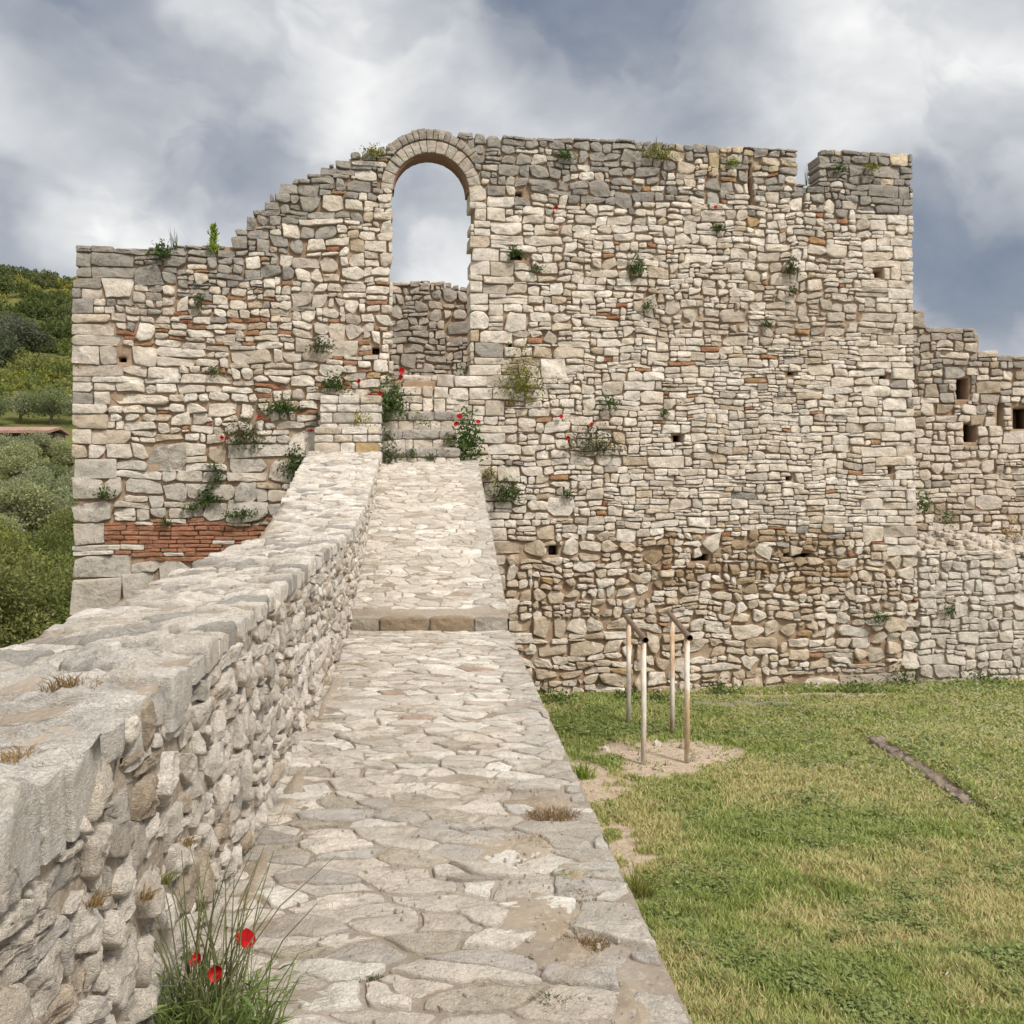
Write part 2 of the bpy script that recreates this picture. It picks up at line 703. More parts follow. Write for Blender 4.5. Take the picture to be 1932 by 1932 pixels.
def rect_poly(r, rng, warp, jit, cut=.35):
    a, b, z0, z1 = r
    w, h = b - a, z1 - z0
    m = min(w, h)
    cs = []
    for (x, z, sx, sz) in ((a, z0, 1, 1), (b, z0, -1, 1), (b, z1, -1, -1), (a, z1, 1, -1)):
        jx, jz = rng.uniform(-.55, 1) * jit * m, rng.uniform(-.55, 1) * jit * m
        x, z = x + sx * jx, z + sz * jz
        if rng.random() < cut:
            cxx, czz = rng.uniform(.1, .38) * min(w, 1.6 * h), rng.uniform(.1, .38) * h
            pr = [(x, z + sz * czz), (x + sx * cxx, z)]
            if sx * sz < 0:
                pr = pr[::-1]
            cs += pr
        else:
            cs.append((x, z))
    pts = []
    n = len(cs)
    for i in range(n):
        p, q = cs[i], cs[(i + 1) % n]
        L = math.hypot(q[0] - p[0], q[1] - p[1])
        k = max(1, min(4, int(L / .09)))
        for j in range(k):
            t = j / k
            pts.append((p[0] + (q[0] - p[0]) * t, p[1] + (q[1] - p[1]) * t))
    return [(x + warp * N2(x * 1.7, z * 1.7, 3) + warp * .4 * N2(x * 6, z * 6, 5),
             z + warp * 1.3 * N2(x * 1.7, z * 1.7, 7) + warp * .5 * N2(x * 6, z * 6, 9)) for x, z in pts]


def in_poly(poly, x, y):
    c = False
    j = len(poly) - 1
    for i in range(len(poly)):
        (xi, yi), (xj, yj) = poly[i], poly[j]
        if (yi > y) != (yj > y) and x < (xj - xi) * (y - yi) / (yj - yi) + xi:
            c = not c
        j = i
    return c


class Plane:
    """a vertical wall plane Y = Y0 + k X; s runs along it, z up, h out of it towards the photographer"""
    def __init__(self, Y0, k):
        self.Y0, self.k = Y0, k
        l = math.hypot(1, k)
        self.u = (1 / l, k / l)
        self.n = (k / l, -1 / l)

    def px(self, px, py):
        t = (px - 966) / FPX
        Y = self.Y0 / (1 - self.k * t)
        return (t * Y / self.u[0], (HOR - py) / FPX * Y)

    def F(self, s, z, h):
        return (s * self.u[0] + h * self.n[0], self.Y0 + s * self.u[1] + h * self.n[1], z)


def core_slab(M, F, s0, s1, z0, z1, inside, T, cell=.05, base=-.028, amp=.022, holes=()):
    """the mortar core of a wall: a slab of cells wherever inside() holds, with real reveals at every opening"""
    ns, nz = int((s1 - s0) / cell) + 1, int((z1 - z0) / cell) + 1
    G = np.zeros((ns + 2, nz + 2), dtype=bool)
    for i in range(ns):
        for j in range(nz):
            G[i + 1, j + 1] = inside(s0 + (i + .5) * cell, z0 + (j + .5) * cell)
    idx = {}
    vs, fs, cs = [], [], []

    def v(i, j, k):
        key = (i, j, k)
        if key not in idx:
            a, b = s0 + i * cell, z0 + j * cell
            h = base + amp * N2(a * 4, b * 4, 2) if k == 0 else -T
            idx[key] = len(vs)
            vs.append(F(a, b, h))
            cs.append((.5, .5, .5, 0))
        return idx[key]
    for i in range(ns):
        for j in range(nz):
            if not G[i + 1, j + 1]:
                continue
            fs.append((v(i, j, 0), v(i + 1, j, 0), v(i + 1, j + 1, 0), v(i, j + 1, 0)))
            fs.append((v(i, j, 1), v(i, j + 1, 1), v(i + 1, j + 1, 1), v(i + 1, j, 1)))
            if not G[i, j + 1]:
                fs.append((v(i, j, 0), v(i, j + 1, 0), v(i, j + 1, 1), v(i, j, 1)))
            if not G[i + 2, j + 1]:
                fs.append((v(i + 1, j, 0), v(i + 1, j, 1), v(i + 1, j + 1, 1), v(i + 1, j + 1, 0)))
            if not G[i + 1, j]:
                fs.append((v(i, j, 0), v(i, j, 1), v(i + 1, j, 1), v(i + 1, j, 0)))
            if not G[i + 1, j + 2]:
                fs.append((v(i, j + 1, 0), v(i + 1, j + 1, 0), v(i + 1, j + 1, 1), v(i, j + 1, 1)))
    M.add(vs, fs, cs)


def face_wall(M, pl_F, bounds, inside, size, style, rng, T=.45, nbf=None, warp=.035, top=None, fct=2):
    """size(s,z) -> (h, w, irregularity); style(s,z,w,h,rng) -> (colour, stain, relief, gap)"""
    s0, s1, z0, z1 = bounds
    cnt = 0
    for r in pack(s0, s1, z0, z1, size, rng):
        if top is not None:
            r = top(r)
        c = clip_rect(r, inside)
        if c is None:
            continue
        r, lc, rc = c
        s, z = (r[0] + r[1]) / 2, (r[2] + r[3]) / 2
        irr = size(s, z)[2]
        st = style(s, z, r[1] - r[0], r[3] - r[2], rng)
        if st is None:
            continue
        col, stain, rel, gap = st
        poly = rect_poly(r, rng, warp * (.5 + irr) * (.4 if (lc or rc) else 1), .04 + .26 * irr, .12 + .55 * irr)
        stone(M, poly, pl_F, rng, col, h0=rel * rng.uniform(.6, 1.35), gap=gap * rng.uniform(.35, 1.1),
              depth=(T - .02 if (lc or rc) else .1), nb=nbf(s, z) if nbf else 20, bevel=.012, facets=fct, fsl=.6 if fct < 3 else 1.0, rough=.006 + .006 * irr, rnd=1,
              tilt=.05 + .08 * irr, stain=stain)
        cnt += 1
    return cnt


def voronoi(seeds, bounds, sc=(1, 1)):
    """Voronoi cells of seeds, clipped to bounds; sc stretches the metric"""
    S = np.array(seeds)
    K = S * np.array(sc)
    cells = []
    for i in range(len(S)):
        dd = ((K - K[i]) ** 2).sum(1)
        near = np.argsort(dd)[1:22]
        poly = [(bounds[0], bounds[2]), (bounds[1], bounds[2]), (bounds[1], bounds[3]), (bounds[0], bounds[3])]
        for j in near:
            mx, my = (K[i] + K[j]) / 2
            nx, ny = K[j] - K[i]
            o = []
            m = len(poly)
            for q in range(m):
                p1, p2 = poly[q], poly[(q + 1) % m]
                d1 = (p1[0] * sc[0] - mx) * nx + (p1[1] * sc[1] - my) * ny
                d2 = (p2[0] * sc[0] - mx) * nx + (p2[1] * sc[1] - my) * ny
                if d1 <= 0:
                    o.append(p1)
                if (d1 < 0) != (d2 < 0) and d1 != d2:
                    t = d1 / (d1 - d2)
                    o.append((p1[0] + (p2[0] - p1[0]) * t, p1[1] + (p2[1] - p1[1]) * t))
            poly = o
            if len(poly) < 3:
                break
        if len(poly) >= 3:
            cells.append(poly)
        else:
            cells.append(None)
    return cells


def rough_edges(poly, amp, f=9, step=.05):
    pts = []
    n = len(poly)
    for i in range(n):
        p, q = poly[i], poly[(i + 1) % n]
        L = math.hypot(q[0] - p[0], q[1] - p[1])
        k = max(1, int(L / step))
        for j in range(k):
            t = j / k
            x, y = p[0] + (q[0] - p[0]) * t, p[1] + (q[1] - p[1]) * t
            pts.append((x + amp * N2(x * f, y * f, 1) + amp * .35 * N2(x * f * 4, y * f * 4, 2), y + amp * N2(x * f, y * f, 11) + amp * .35 * N2(x * f * 4, y * f * 4, 12)))
    return pts


# ------------------------------------------------------------------ lay of the land
PDIR = -.0807                       # the path bears slightly to the left
HALF = .745
STEP_D = 9.57
RAMP_END = 15.6
LAWN_Z = -3.2


def zpath(d):
    if d < STEP_D:
        return -1.6 + .0378 * d
    return -1.125 + .277 * (min(d, RAMP_END + .5) - STEP_D)


def xl(d):
    return PDIR * d - HALF


def xr(d):
    return PDIR * d + HALF


PT_IN = [(-3, -.72), (3.76, -.46), (9.57, -.29), (11.57, -.07), (13, .21), (14.4, .5), (15.7, .74)]
PT_OUT = [(-3, -.80), (3.76, -.555), (9.57, -.34), (11.57, -.07), (13, .20), (14.4, .5), (15.7, .74)]
PT_W = [(-3, .85), (9.57, .85), (12, .95), (15.7, 1.09)]

MAIN = Plane(16.74, .157)


def hill_z(d):
    return lerp_tab([(0, -3.3), (15, -3.3), (21, -4.6), (30, -6.8), (45, -7.6), (70, -5.2), (100, .6), (118, 5.2), (130, 8.4), (160, 16.5), (200, 28.5),
                     (260, 47.5), (330, 70.5), (420, 73), (900, 55), (2500, 0)], d)


def terrain(x, y):
    d = math.hypot(x, y) * .895
    t = -x / max(y, 1e-3) if y > 0 else 9
    f = min(1, max(0, (t - .18) / .2))
    f = f * f * (3 - 2 * f)
    if y <= 0:
        f = 1 if x < 0 else 0
    z = hill_z(d) * f + (1 - f) * (-5.5 + 4 * N2(x * .01, y * .01, 4) * min(1, d / 200))
    z += f * min(1, d / 100) * 1.6 * N2(x * .03, y * .03, 8)
    return z


def build_ground():
    M = MB()
    xs = np.concatenate([np.linspace(-900, -260, 18), np.linspace(-250, -8, 90), np.linspace(-4, 60, 14), np.linspace(90, 900, 12)])
    ys = np.concatenate([np.linspace(-40, 20, 10), np.linspace(24, 420, 130), np.linspace(450, 2400, 18)])
    vs, cs = [], []
    for y in ys:
        for x in xs:
            vs.append((x, y, terrain(x, y)))
            cs.append((.1, .1, .1, 0))
    n = len(xs)
    fs = [(j * n + i, j * n + i + 1, (j + 1) * n + i + 1, (j + 1) * n + i) for j in range(len(ys) - 1) for i in range(n - 1)]
    M.add(vs, fs, cs)
    m, g, out = new_mat('hillside_grass')
    oc = obj_coord(g)
    n1 = g.noise(oc, .05, 5, .6)
    n2 = g.noise(oc, .4, 5, .65)
    col = g.mix(g.mapr(n1, .4, .62, 0, 1), (.085, .098, .034), (.14, .135, .05))
    col = g.mix(g.mapr(n2, .45, .68, 0, .8), col, (.06, .07, .025))
    bs = g.n('ShaderNodeBsdfPrincipled')
    g.l(col, bs.inputs['Base Color'])
    bs.inputs['Roughness'].default_value = 1
    bs.inputs['Specular IOR Level'].default_value = 0
    g.l(bs.outputs[0], out.inputs[0])
    o = M.build('hillside', m)
    o['kind'] = 'structure'


build_ground()


# lawn: pixel-read patches turned into places on the flat ground
def lawn_px(px, py, z=LAWN_Z):
    d = -z * FPX / (py - HOR)
    return ((px - 966) / FPX * d, d)


BARE = [(lawn_px(1262, 1422), .70, .72), (lawn_px(1320, 1418), .45, .45), (lawn_px(1195, 1418), .5, .40), (lawn_px(1250, 1455), .45, .42),
        (lawn_px(1110, 1480), .36, .9), (lawn_px(1170, 1600), .17, .7), (lawn_px(1450, 1312), 2.2, .12)]
DRY = [(lawn_px(1180, 1560), .55, 1.8), (lawn_px(1520, 1480), 1.3, .9), (lawn_px(1760, 1640), 1.1, .6), (lawn_px(1620, 1760), 1.0, .5),
       (lawn_px(1290, 1850), .35, .7), (lawn_px(1880, 1860), .5, .4), (lawn_px(1850, 1700), .6, .4)]
LUSH = [(lawn_px(1120, 1370), .9, .8), (lawn_px(1550, 1570), 1.2, .5), (lawn_px(1250, 1690), .5, .5), (lawn_px(1700, 1840), 1.3, .35),
        (lawn_px(1750, 1300), 3.0, .5), (lawn_px(1420, 1400), 1.1, .6), (lawn_px(1340, 1780), .5, .35)]


def patch(lst, x, y):
    m = 0
    for (cx, cy), rx, ry in lst:
        q = ((x - cx) / rx) ** 2 + ((y - cy) / ry) ** 2
        if q < 2.5:
            m = max(m, min(1, max(0, 1.45 - q * .9)))
    return m


def lawn_state(x, y):
    """bareness, dryness, lushness of the lawn at a place"""
    n1 = N2(x * .9, y * .9, 1)
    n2 = N2(x * 2.6, y * 2.6, 2)
    n3 = N2(x * 7, y * 7, 5)
    b = patch(BARE, x + .3 * n2 + .14 * n3, y + .3 * n1 + .16 * N2(x * 6, y * 6, 15))
    b = min(1, max(0, b * 1.5 + .4 * n2 - .12)) if b > 0 else 0
    d = min(1, max(0, .75 * patch(DRY, x, y) + .19 + .5 * n1 + .65 * n2 - .2 * patch(LUSH, x + .4 * n2, y + .3 * n2)))
    g = min(1, max(0, patch(LUSH, x + .5 * n2, y + .35 * n2) * .5 + .6 * n2 - .05))
    return b, d, g


CURB0, CURB1 = lawn_px(1655, 1406), lawn_px(1832, 1520)


def lawn_z(x, y):
    z = LAWN_Z + .03 * N2(x * .7, y * .7, 3)
    # the far right part stands a little higher, held by the curb
    (ax, ay), (bx, by) = CURB0, CURB1
    t = ((x - ax) * (bx - ax) + (y - ay) * (by - ay)) / ((bx - ax) ** 2 + (by - ay) ** 2)
    sd = (x - ax) * (by - ay) - (y - ay) * (bx - ax)
    dist = -sd / math.hypot(bx - ax, by - ay)
    w = min(1, max(0, 1.6 - abs(t - .5) * 1.6))
    if dist > 0.03:
        z += .09 * w * min(1, max(0, 2.2 - dist / 1.2))
    return z


def build_lawn():
    M = MB()
    xs = np.concatenate([np.arange(-1.6, 10.5, .12), np.linspace(10.8, 40, 25)])
    ys = np.concatenate([np.linspace(-25, 2.5, 20), np.arange(2.6, 18.9, .12)])
    vs, cs = [], []
    for y in ys:
        for x in xs:
            b, d, g_ = lawn_state(x, y)
            vs.append((x, y, lawn_z(x, y)))
            c = mixc(mixc((.105, .10, .035), (.23, .18, .095), d), (.09, .10, .035), g_)
            c = mixc(c, (.40, .325, .25), b)
            cs.append((c[0], c[1], c[2], b))
    n = len(xs)
    fs = [(j * n + i, j * n + i + 1, (j + 1) * n + i + 1, (j + 1) * n + i) for j in range(len(ys) - 1) for i in range(n - 1)]
    M.add(vs, fs, cs)
    m, g, out = new_mat('lawn_soil')
    a = attr(g)
    oc = obj_coord(g)
    n1 = g.noise(oc, 18, 6, .7)
    n2 = g.noise(oc, 70, 4, .7)
    sc = g.n('ShaderNodeVectorMath', operation='SCALE')
    g.l(a.outputs['Color'], sc.inputs[0])
    g.l(g.math('MULTIPLY', g.mapr(n1, .3, .7, .75, 1.2), g.mapr(n2, .3, .7, .75, 1.2)), sc.inputs['Scale'])
    bs = g.n('ShaderNodeBsdfPrincipled')
    g.l(sc.outputs[0], bs.inputs['Base Color'])
    bs.inputs['Roughness'].default_value = 1
    bs.inputs['Specular IOR Level'].default_value = 0
    bp = g.n('ShaderNodeBump')
    bp.inputs['Strength'].default_value = .6
    bp.inputs['Distance'].default_value = .03
    g.l(n1, bp.inputs['Height'])
    g.l(bp.outputs[0], bs.inputs['Normal'])
    g.l(bs.outputs[0], out.inputs[0])
    o = M.build('lawn', m)
    o['kind'] = 'structure'


build_lawn()


# ------------------------------------------------------------------ the ramped stone path
def FP(a, b, h):
    return (PDIR * b + a, b, zpath(b) + h + .012 * N2(a * 1.5, b * 1.5, 6))


def build_path():
    rng = random.Random(11)
    # body: mortar bed and the earth-filled causeway below it
    M = MB()
    ds = list(np.arange(-3, STEP_D - .001, .045)) + [STEP_D - .002]
    ds2 = [STEP_D] + list(np.arange(STEP_D + .15, RAMP_END + .25, .06))
    for seg, e in ((ds, 0), (ds2, 0)):
        vs, fs = [], []
        na = 36
        for d in seg:
            for i in range(na):
                a = -HALF - .05 + (2 * HALF + .05) * i / (na - 1)
                x, y, z = FP(a, d, -.001 + .012 * N2(a * 4, d * 5, 3) + .010 * N2(a * 13, d * 15, 5))
                if d == STEP_D:
                    z = -1.125
                vs.append((x, y, z))
        for j in range(len(seg) - 1):
            for i in range(na - 1):
                fs.append((j * na + i, j * na + i + 1, (j + 1) * na + i + 1, (j + 1) * na + i))
        top = len(vs)
        for d in seg:                       # right flank, down to below the lawn
            vs.append((xr(d), d, zpath(d) - .004))
            vs.append((xr(d), d, LAWN_Z - .3))
        for j in range(len(seg) - 1):
            p = top + 2 * j
            fs.append((p, p + 1, p + 3, p + 2))
        M.add(vs, fs, [(.5, .5, .5, 0)] * len(vs))
    # the riser of the step in the path
    M.add([(xl(STEP_D) - .05, STEP_D, -1.3), (xr(STEP_D) - .02, STEP_D, -1.3), (xr(STEP_D) - .02, STEP_D, -1.125),
           (xl(STEP_D) - .05, STEP_D, -1.125)], [(0, 1, 2, 3)], [(.5, .5, .5, 0)] * 4)
    path = M.build('path', M_BED)
    path['kind'] = 'structure'
    # flagstones
    P = MB()
    for lo, hi in ((-1.5, STEP_D - .02), (STEP_D + .22, RAMP_END + .1)):
        seeds = []
        d = lo
        row = 0
        while d < hi:
            near = d < 4.6
            dw, dd = (.235, .115) if near else (.20, .09)
            if d > STEP_D:
                dw, dd = .20, .092
            a = -HALF + rng.uniform(-.1, .1)
            while a < HALF + .05:
                if rng.random() < .93:
                    seeds.append((a + rng.gauss(0, .06), d + rng.gauss(0, .055)))
                a += dw * rng.uniform(.45, 1.7)
            d += dd
            row += 1
        for sd, poly in zip(seeds, voronoi(seeds, (-HALF - .02, HALF + .002, lo, hi), (1, 1.75))):
            if poly is None or area(poly) < .006:
                continue
            ca = sum(p[0] for p in poly) / len(poly)
            cb = sum(p[1] for p in poly) / len(poly)
            # gravelly spots where no stone shows
            if cb < 5.3 and .15 < ca < .58 and N2(ca * 2.2, cb * 2.2, 17) > .22:
                continue
            if cb < 3.4 and N2(ca * 2.5, cb * 2.5, 27) > .38:
                continue
            poly = [(min(p[0], HALF + .004 + .012 * N2(p[1] * 5, 1, 2)), p[1]) for p in rough_edges(poly, .034, 9, .05)]
            t = rng.random()
            col = mixc((.68, .62, .545), (.53, .475, .405), rng.random())
            if t < .16:
                col = (.72, .68, .61)
            elif t < .24:
                col = (.46, .41, .335)
            elif t < .25:
                col = (.43, .33, .26)
            if ca > .5:
                col = mixc(col, (.40, .375, .335), .5)
            if cb < 5 and rng.random() < .25:
                col = mixc(col, (.38, .355, .33), .6)
            far = cb > 6
            stone(P, poly, FP, rng, col, h0=rng.uniform(.004, .019) * (.8 if far else 1.0), gap=rng.uniform(.002, .014) * (1.1 if far else 1.4),
                  depth=.05, nb=20 if far else 34, bevel=.016, rough=.0045, tilt=.022, stain=rng.uniform(.1, .5), freq=8, rnd=1, facets=1, fsl=.15)
    P.build('paving', M_FLAG, path)
    E = MB()
    for (ca, cb, rx, ry) in ((.46, 3.30, .10, .14), (.40, 3.62, .16, .20), (.55, 3.95, .10, .16), (.36, 4.25, .20, .16), (.52, 4.75, .16, .14), (.60, 2.95, .07, .2),
                             (.30, 2.85, .16, .08), (-.66, 5.0, .05, .6), (-.68, 7.0, .05, .8), (-.66, 3.9, .06, .4)):
        k = 26
        vs, fs = [], []
        for q in range(5):
            for i in range(k):
                t = 6.2832 * i / k
                f = q / 4 * (1 + .30 * N2(math.cos(t) * 2 + ca * 9, math.sin(t) * 2, cb) + .22 * N2(math.cos(t) * 5 + ca * 9, math.sin(t) * 5, cb))
                a, b = ca + rx * f * math.cos(t), cb + ry * f * math.sin(t)
                a = min(a, HALF - .01)
                hh = .024 * (1 - (q / 4) ** 1.5) - .004 + .010 * N2(a * 22, b * 22, 5)
                vs.append(FP(a, b, hh))
        for q in range(4):
            for i in range(k):
                fs.append((q * k + i, (q + 1) * k + i, (q + 1) * k + (i + 1) % k, q * k + (i + 1) % k))
        E.add(vs, fs, [(.5, .5, .5, 0)] * len(vs))
    E.build('dirt', mortar_mat('dry_dirt', (.35, .295, .23), (.27, .215, .155), (.45, .40, .335), 1.3, .45, pebble=.35), path)
    rg = random.Random(71)
    Gm = MB()
    for i in range(650):
        b = 2.4 + 3.6 * rg.random() ** 1.5
        a = rg.uniform(-HALF, HALF) if rg.random() < .5 else rg.gauss(.42, .16)
        if abs(a) > HALF - .03:
            continue
        sz = .0025 + .007 * rg.random() ** 2.5
        an = rg.random() * 6.28

        def FG(u, w, h):
            return FP(a + sz * (u * math.cos(an) - w * math.sin(an)), b + sz * (u * math.sin(an) + w * math.cos(an)), .014 + h)
        poly = [(math.cos(m * 1.2566) * rg.uniform(.7, 1.3), .8 * math.sin(m * 1.2566) * rg.uniform(.7, 1.3)) for m in range(5)]
        pts = [FG(u, w, -.01) for u, w in poly] + [FG(u * .6, w * .6, sz * .45) for u, w in poly]
        c = mixc((.62, .57, .50), (.36, .30, .23), rg.random())
        Gm.add(pts, [(m, (m + 1) % 5, 5 + (m + 1) % 5, 5 + m) for m in range(5)] + [(5, 6, 7, 8, 9)], [(c[0], c[1], c[2], .1)] * 10)
    o = Gm.build('grit', M_FLAG, smooth=False)
    tag(o, 'loose grit scattered over the near paving', 'grit', kind='stuff')
    # riser stones of the step
    R = MB()
    a = -HALF - .02
    ends = [-.47, .0, .42, HALF - .01]

    def FR(a_, b_, h):
        return (PDIR * STEP_D + a_, STEP_D - h, b_)
    cols = [(.44, .39, .32), (.40, .31, .21), (.36, .27, .18), (.45, .41, .35)]
    for e, c in zip(ends, cols):
        stone(R, [(a, -1.26), (e, -1.26), (e, -1.10), (a, -1.10)], FR, rng, c, h0=.035, gap=.006, depth=.24, nb=34, bevel=.03, rough=.012,
              tilt=.03, stain=.5, freq=7, rnd=1)
        a = e
    R.build('step_riser', M_STONE_NEAR, path)
    # rubble facing of the flank towards the lawn
    Q = MB()

    def FQ(d, z, h):
        return (xr(d) - .02 + h, d, z)
    face_wall(Q, FQ, (-2, RAMP_END + .7, LAWN_Z - .2, .9), lambda s, z: z < zpath(s) - .09, lambda s, z: (.17, .28, .4),
              lambda s, z, w, h, r: (mixc(W_, G_, r.random() * .7), .4, .03, .009), rng, T=.1)
    Q.build('flank_facing', M_STONE, path)


build_path()


# ------------------------------------------------------------------ parapet wall on the left of the path
def build_parapet():
    rng = random.Random(5)
    root = thing('parapet_wall', 'low white rubble parapet wall running up the left side of the stone path', 'wall', (xl(6), 6, zpath(6)))
    inv = Vector(root.location)

    def rel(F):
        def f(a, b, h):
            x, y, z = F(a, b, h)
            return (x - inv.x, y - inv.y, z - inv.z)
        return f

    M = MB()
    ds = np.arange(-3, 15.75, .05)
    vs, fs = [], []
    na = 20
    for d in ds:
        w = lerp_tab(PT_W, d)
        zi, zo = lerp_tab(PT_IN, d), lerp_tab(PT_OUT, d)
        rowv = [(xl(d) - .005 + .014 * N2(d * 7, q * .55, 3) + .014 * N2(d * 17, q * 1.3, 4), d, zpath(d) - .3 + (zi - zpath(d) + .25) * q / 13) for q in range(14)]
        for i in range(na):
            t = i / (na - 1)
            a = .012 + (w - .02) * t
            rowv.append((xl(d) - a, d, zi + (zo - zi) * t - .022 + .012 * N2(d * 5, a * 4, 4) + .014 * N2(d * 16, a * 10, 5)))
        rowv.append((xl(d) - w + .02, d, -9))
        vs += [(x - inv.x, y - inv.y, z - inv.z) for x, y, z in rowv]
    k = na + 15
    for j in range(len(ds) - 1):
        for i in range(k - 1):
            fs.append((j * k + i, (j + 1) * k + i, (j + 1) * k + i + 1, j * k + i + 1))
    M.add(vs, fs, [(.5, .5, .5, 0)] * len(vs))
    M.build('core', M_MORTAR_G, root)

    # inner face
    Fc = MB()

    def FF(d, z, h):
        return (xl(d) + h, d, z)
    G = rel(FF)

    def style(s, z, w, h, r):
        t = r.random()
        c = mixc((.78, .72, .645), (.64, .575, .49), r.random())
        if t < .12:
            c = (.48, .40, .31)
        elif t < .25:
            c = (.50, .46, .41)
        return c, r.uniform(.05, .35), .026, .005

    face_wall(Fc, G, (-1.2, 15.6, -1.8, .75), lambda s, z: zpath(s) - .06 < z < lerp_tab(PT_IN, s) - .07,
              lambda s, z: (.105 + (.02 if s < 4 else 0), .14 + (.02 if s < 4 else 0), 1.0), style, rng, T=.12,
              nbf=lambda s, z: 34 if s < 4.5 else (22 if s < 8 else 14), warp=.04, fct=4)
    Fc.build('face_stones', M_STONE_NEAR, root)

    # top: coping slabs near the photographer, then small stones set on edge across the wall
    T = MB()

    def FT(a, b, h):                        # a: 0 at inner edge, negative outwards
        w = lerp_tab(PT_W, b)
        t = min(1, max(0, -a / w))
        return (xl(b) + a, b, lerp_tab(PT_IN, b) + (lerp_tab(PT_OUT, b) - lerp_tab(PT_IN, b)) * t - .035 + h)
    G = rel(FT)
    seeds = []
    d = -1.4
    while d < 15.7:
        w = lerp_tab(PT_W, d)
        dd, dw = (.20, .42) if d < 3.3 else ((.13, .34) if d < 5 else (.095, .26))
        a = .02 + rng.uniform(0, .12)
        while a < w:
            seeds.append((-a + rng.gauss(0, .03), d + rng.gauss(0, .045)))
            a += dw * rng.uniform(.6, 1.5)
        d += dd
    for sd, poly in zip(seeds, voronoi(seeds, (-1.12, .035, -1.5, 15.7), (1, 2.0))):
        if poly is None or area(poly) < .004:
            continue
        cb = sum(p[1] for p in poly) / len(poly)
        ca = sum(p[0] for p in poly) / len(poly)
        w = lerp_tab(PT_W, cb)
        if -ca > w:
            continue
        poly = [(max(p[0], -w - .03), p[1]) for p in poly]
        near = cb < 3.4
        if not near and rng.random() < .10:
            continue
        poly = rough_edges(poly, .022, 9, .05)
        inner = ca > -.22
        t = rng.random()
        col = mixc((.77, .72, .65), (.62, .565, .49), rng.random())
        if t < .22:
            col = (.42, .395, .36)
        if near:
            col = mixc((.76, .72, .66), (.62, .58, .525), rng.random())
        stone(T, poly, G, rng, col, h0=rng.uniform(.035, .06) if near else rng.uniform(.022, .05),
              gap=rng.uniform(.012, .02) if near else rng.uniform(.006, .013), depth=.13 if (near and inner) else .05, nb=44 if cb < 4.5 else (26 if cb < 8 else 16),
              bevel=.022, rough=.02 if near else .012, tilt=.06, stain=rng.uniform(.2, .7) if near else rng.uniform(.1, .5), freq=6 if near else 9, rnd=1, facets=4 if near else 2, fsl=.9 if near else .5)
    T.build('coping', M_STONE_NEAR, root)


build_parapet()

# ------------------------------------------------------------------ main ruined wall with the arch
ARC = MAIN.px(814, 360)
PXM = 16.5 / FPX
R_IN, R_V, R_2 = 71.5 * PXM, 95 * PXM, 115 * PXM
SILL_Z = MAIN.px(814, 715)[1]


def mp(lst):
    return [MAIN.px(*p) for p in lst]


OUTLINE = mp([(135, 1330), (134, 520), (142, 518), (142, 462), (300, 466), (445, 458), (446, 432), (462, 430), (463, 412), (476, 409),
              (477, 391), (506, 388), (509, 364), (532, 354), (548, 343), (585, 331), (620, 314), (645, 303), (668, 291), (700, 281),
              (722, 280), (760, 262), (800, 250), (860, 250), (905, 253), (1040, 259), (1160, 262), (1300, 273), (1420, 277), (1505, 283),
              (1505, 346), (1541, 352), (1543, 284), (1620, 284), (1721, 288), (1724, 700), (1730, 1040), (1735, 1345), (1000, 1345)])
MS0 = MAIN.px(130, 900)[0]
MS1 = MAIN.px(1740, 900)[0]
MZ0, MZ1 = LAWN_Z - .3, MAIN.px(814, 240)[1] + .1
JL, JR = ARC[0] - R_IN, ARC[0] + R_IN
HOLES = [(MAIN.px(x, y), w * PXM, h * PXM) for x, y, w, h in
         [(232, 678, 14, 12), (197, 780, 14, 10), (711, 661, 14, 16), (980, 368, 12, 12), (962, 646, 12, 18), (1495, 703, 15, 13),
          (1279, 828, 18, 13), (1490, 903, 16, 12), (1657, 517, 16, 14), (1668, 714, 17, 14), (1043, 1037, 20, 20), (1322, 1052, 40, 10),
          (975, 483, 22, 10), (1680, 889, 14, 12), (1505, 1048, 60, 9)]]
SLIT = (MAIN.px(1413, 386), MAIN.px(1418.5, 305))


def in_arch(s, z, r):
    if z < ARC[1]:
        return z > SILL_Z - .02 and abs(s - ARC[0]) < min(r, R_IN)
    return math.hypot(s - ARC[0], z - ARC[1]) < r


def in_hole(s, z, g=0.0):
    for (hs, hz), w, h in HOLES:
        if abs(s - hs) < w / 2 + g and abs(z - hz) < h / 2 + g:
            return True
    (a, b), (c, d) = SLIT
    return a - g < s < c + g and b - g < z < d + g


def main_core_inside(s, z):
    if not (in_poly(OUTLINE, s - .07, z) and in_poly(OUTLINE, s + .07, z) and in_poly(OUTLINE, s, z + .05)) or in_hole(s, z):
        return False
    return not in_arch(s, z, R_IN + .05) and not (SILL_Z < z <= ARC[1] and abs(s - ARC[0]) < R_IN + .07)


def main_stone_inside(s, z):
    if not in_poly(OUTLINE, s, z) or in_hole(s, z, .012):
        return False
    if z > ARC[1]:
        ang = math.degrees(math.atan2(z - ARC[1], s - ARC[0]))
        return not in_arch(s, z, R_2 if 38 < ang < 132 else R_V)
    return not in_arch(s, z, R_IN)


def to_px(s, z):
    x, y, zz = MAIN.F(s, z, 0)
    return 966 + x / y * FPX, HOR - zz / y * FPX


def main_top(px):
    if px < 445:
        return 462
    if px < 700:
        return 458 - (px - 445) / 255 * 178
    return 262 + max(0, px - 900) * .03


def in_brick(px, py):
    return 200 < px < 520 and 985 + 6 * math.sin(px * .03) < py < 1050 + 8 * math.sin(px * .05)


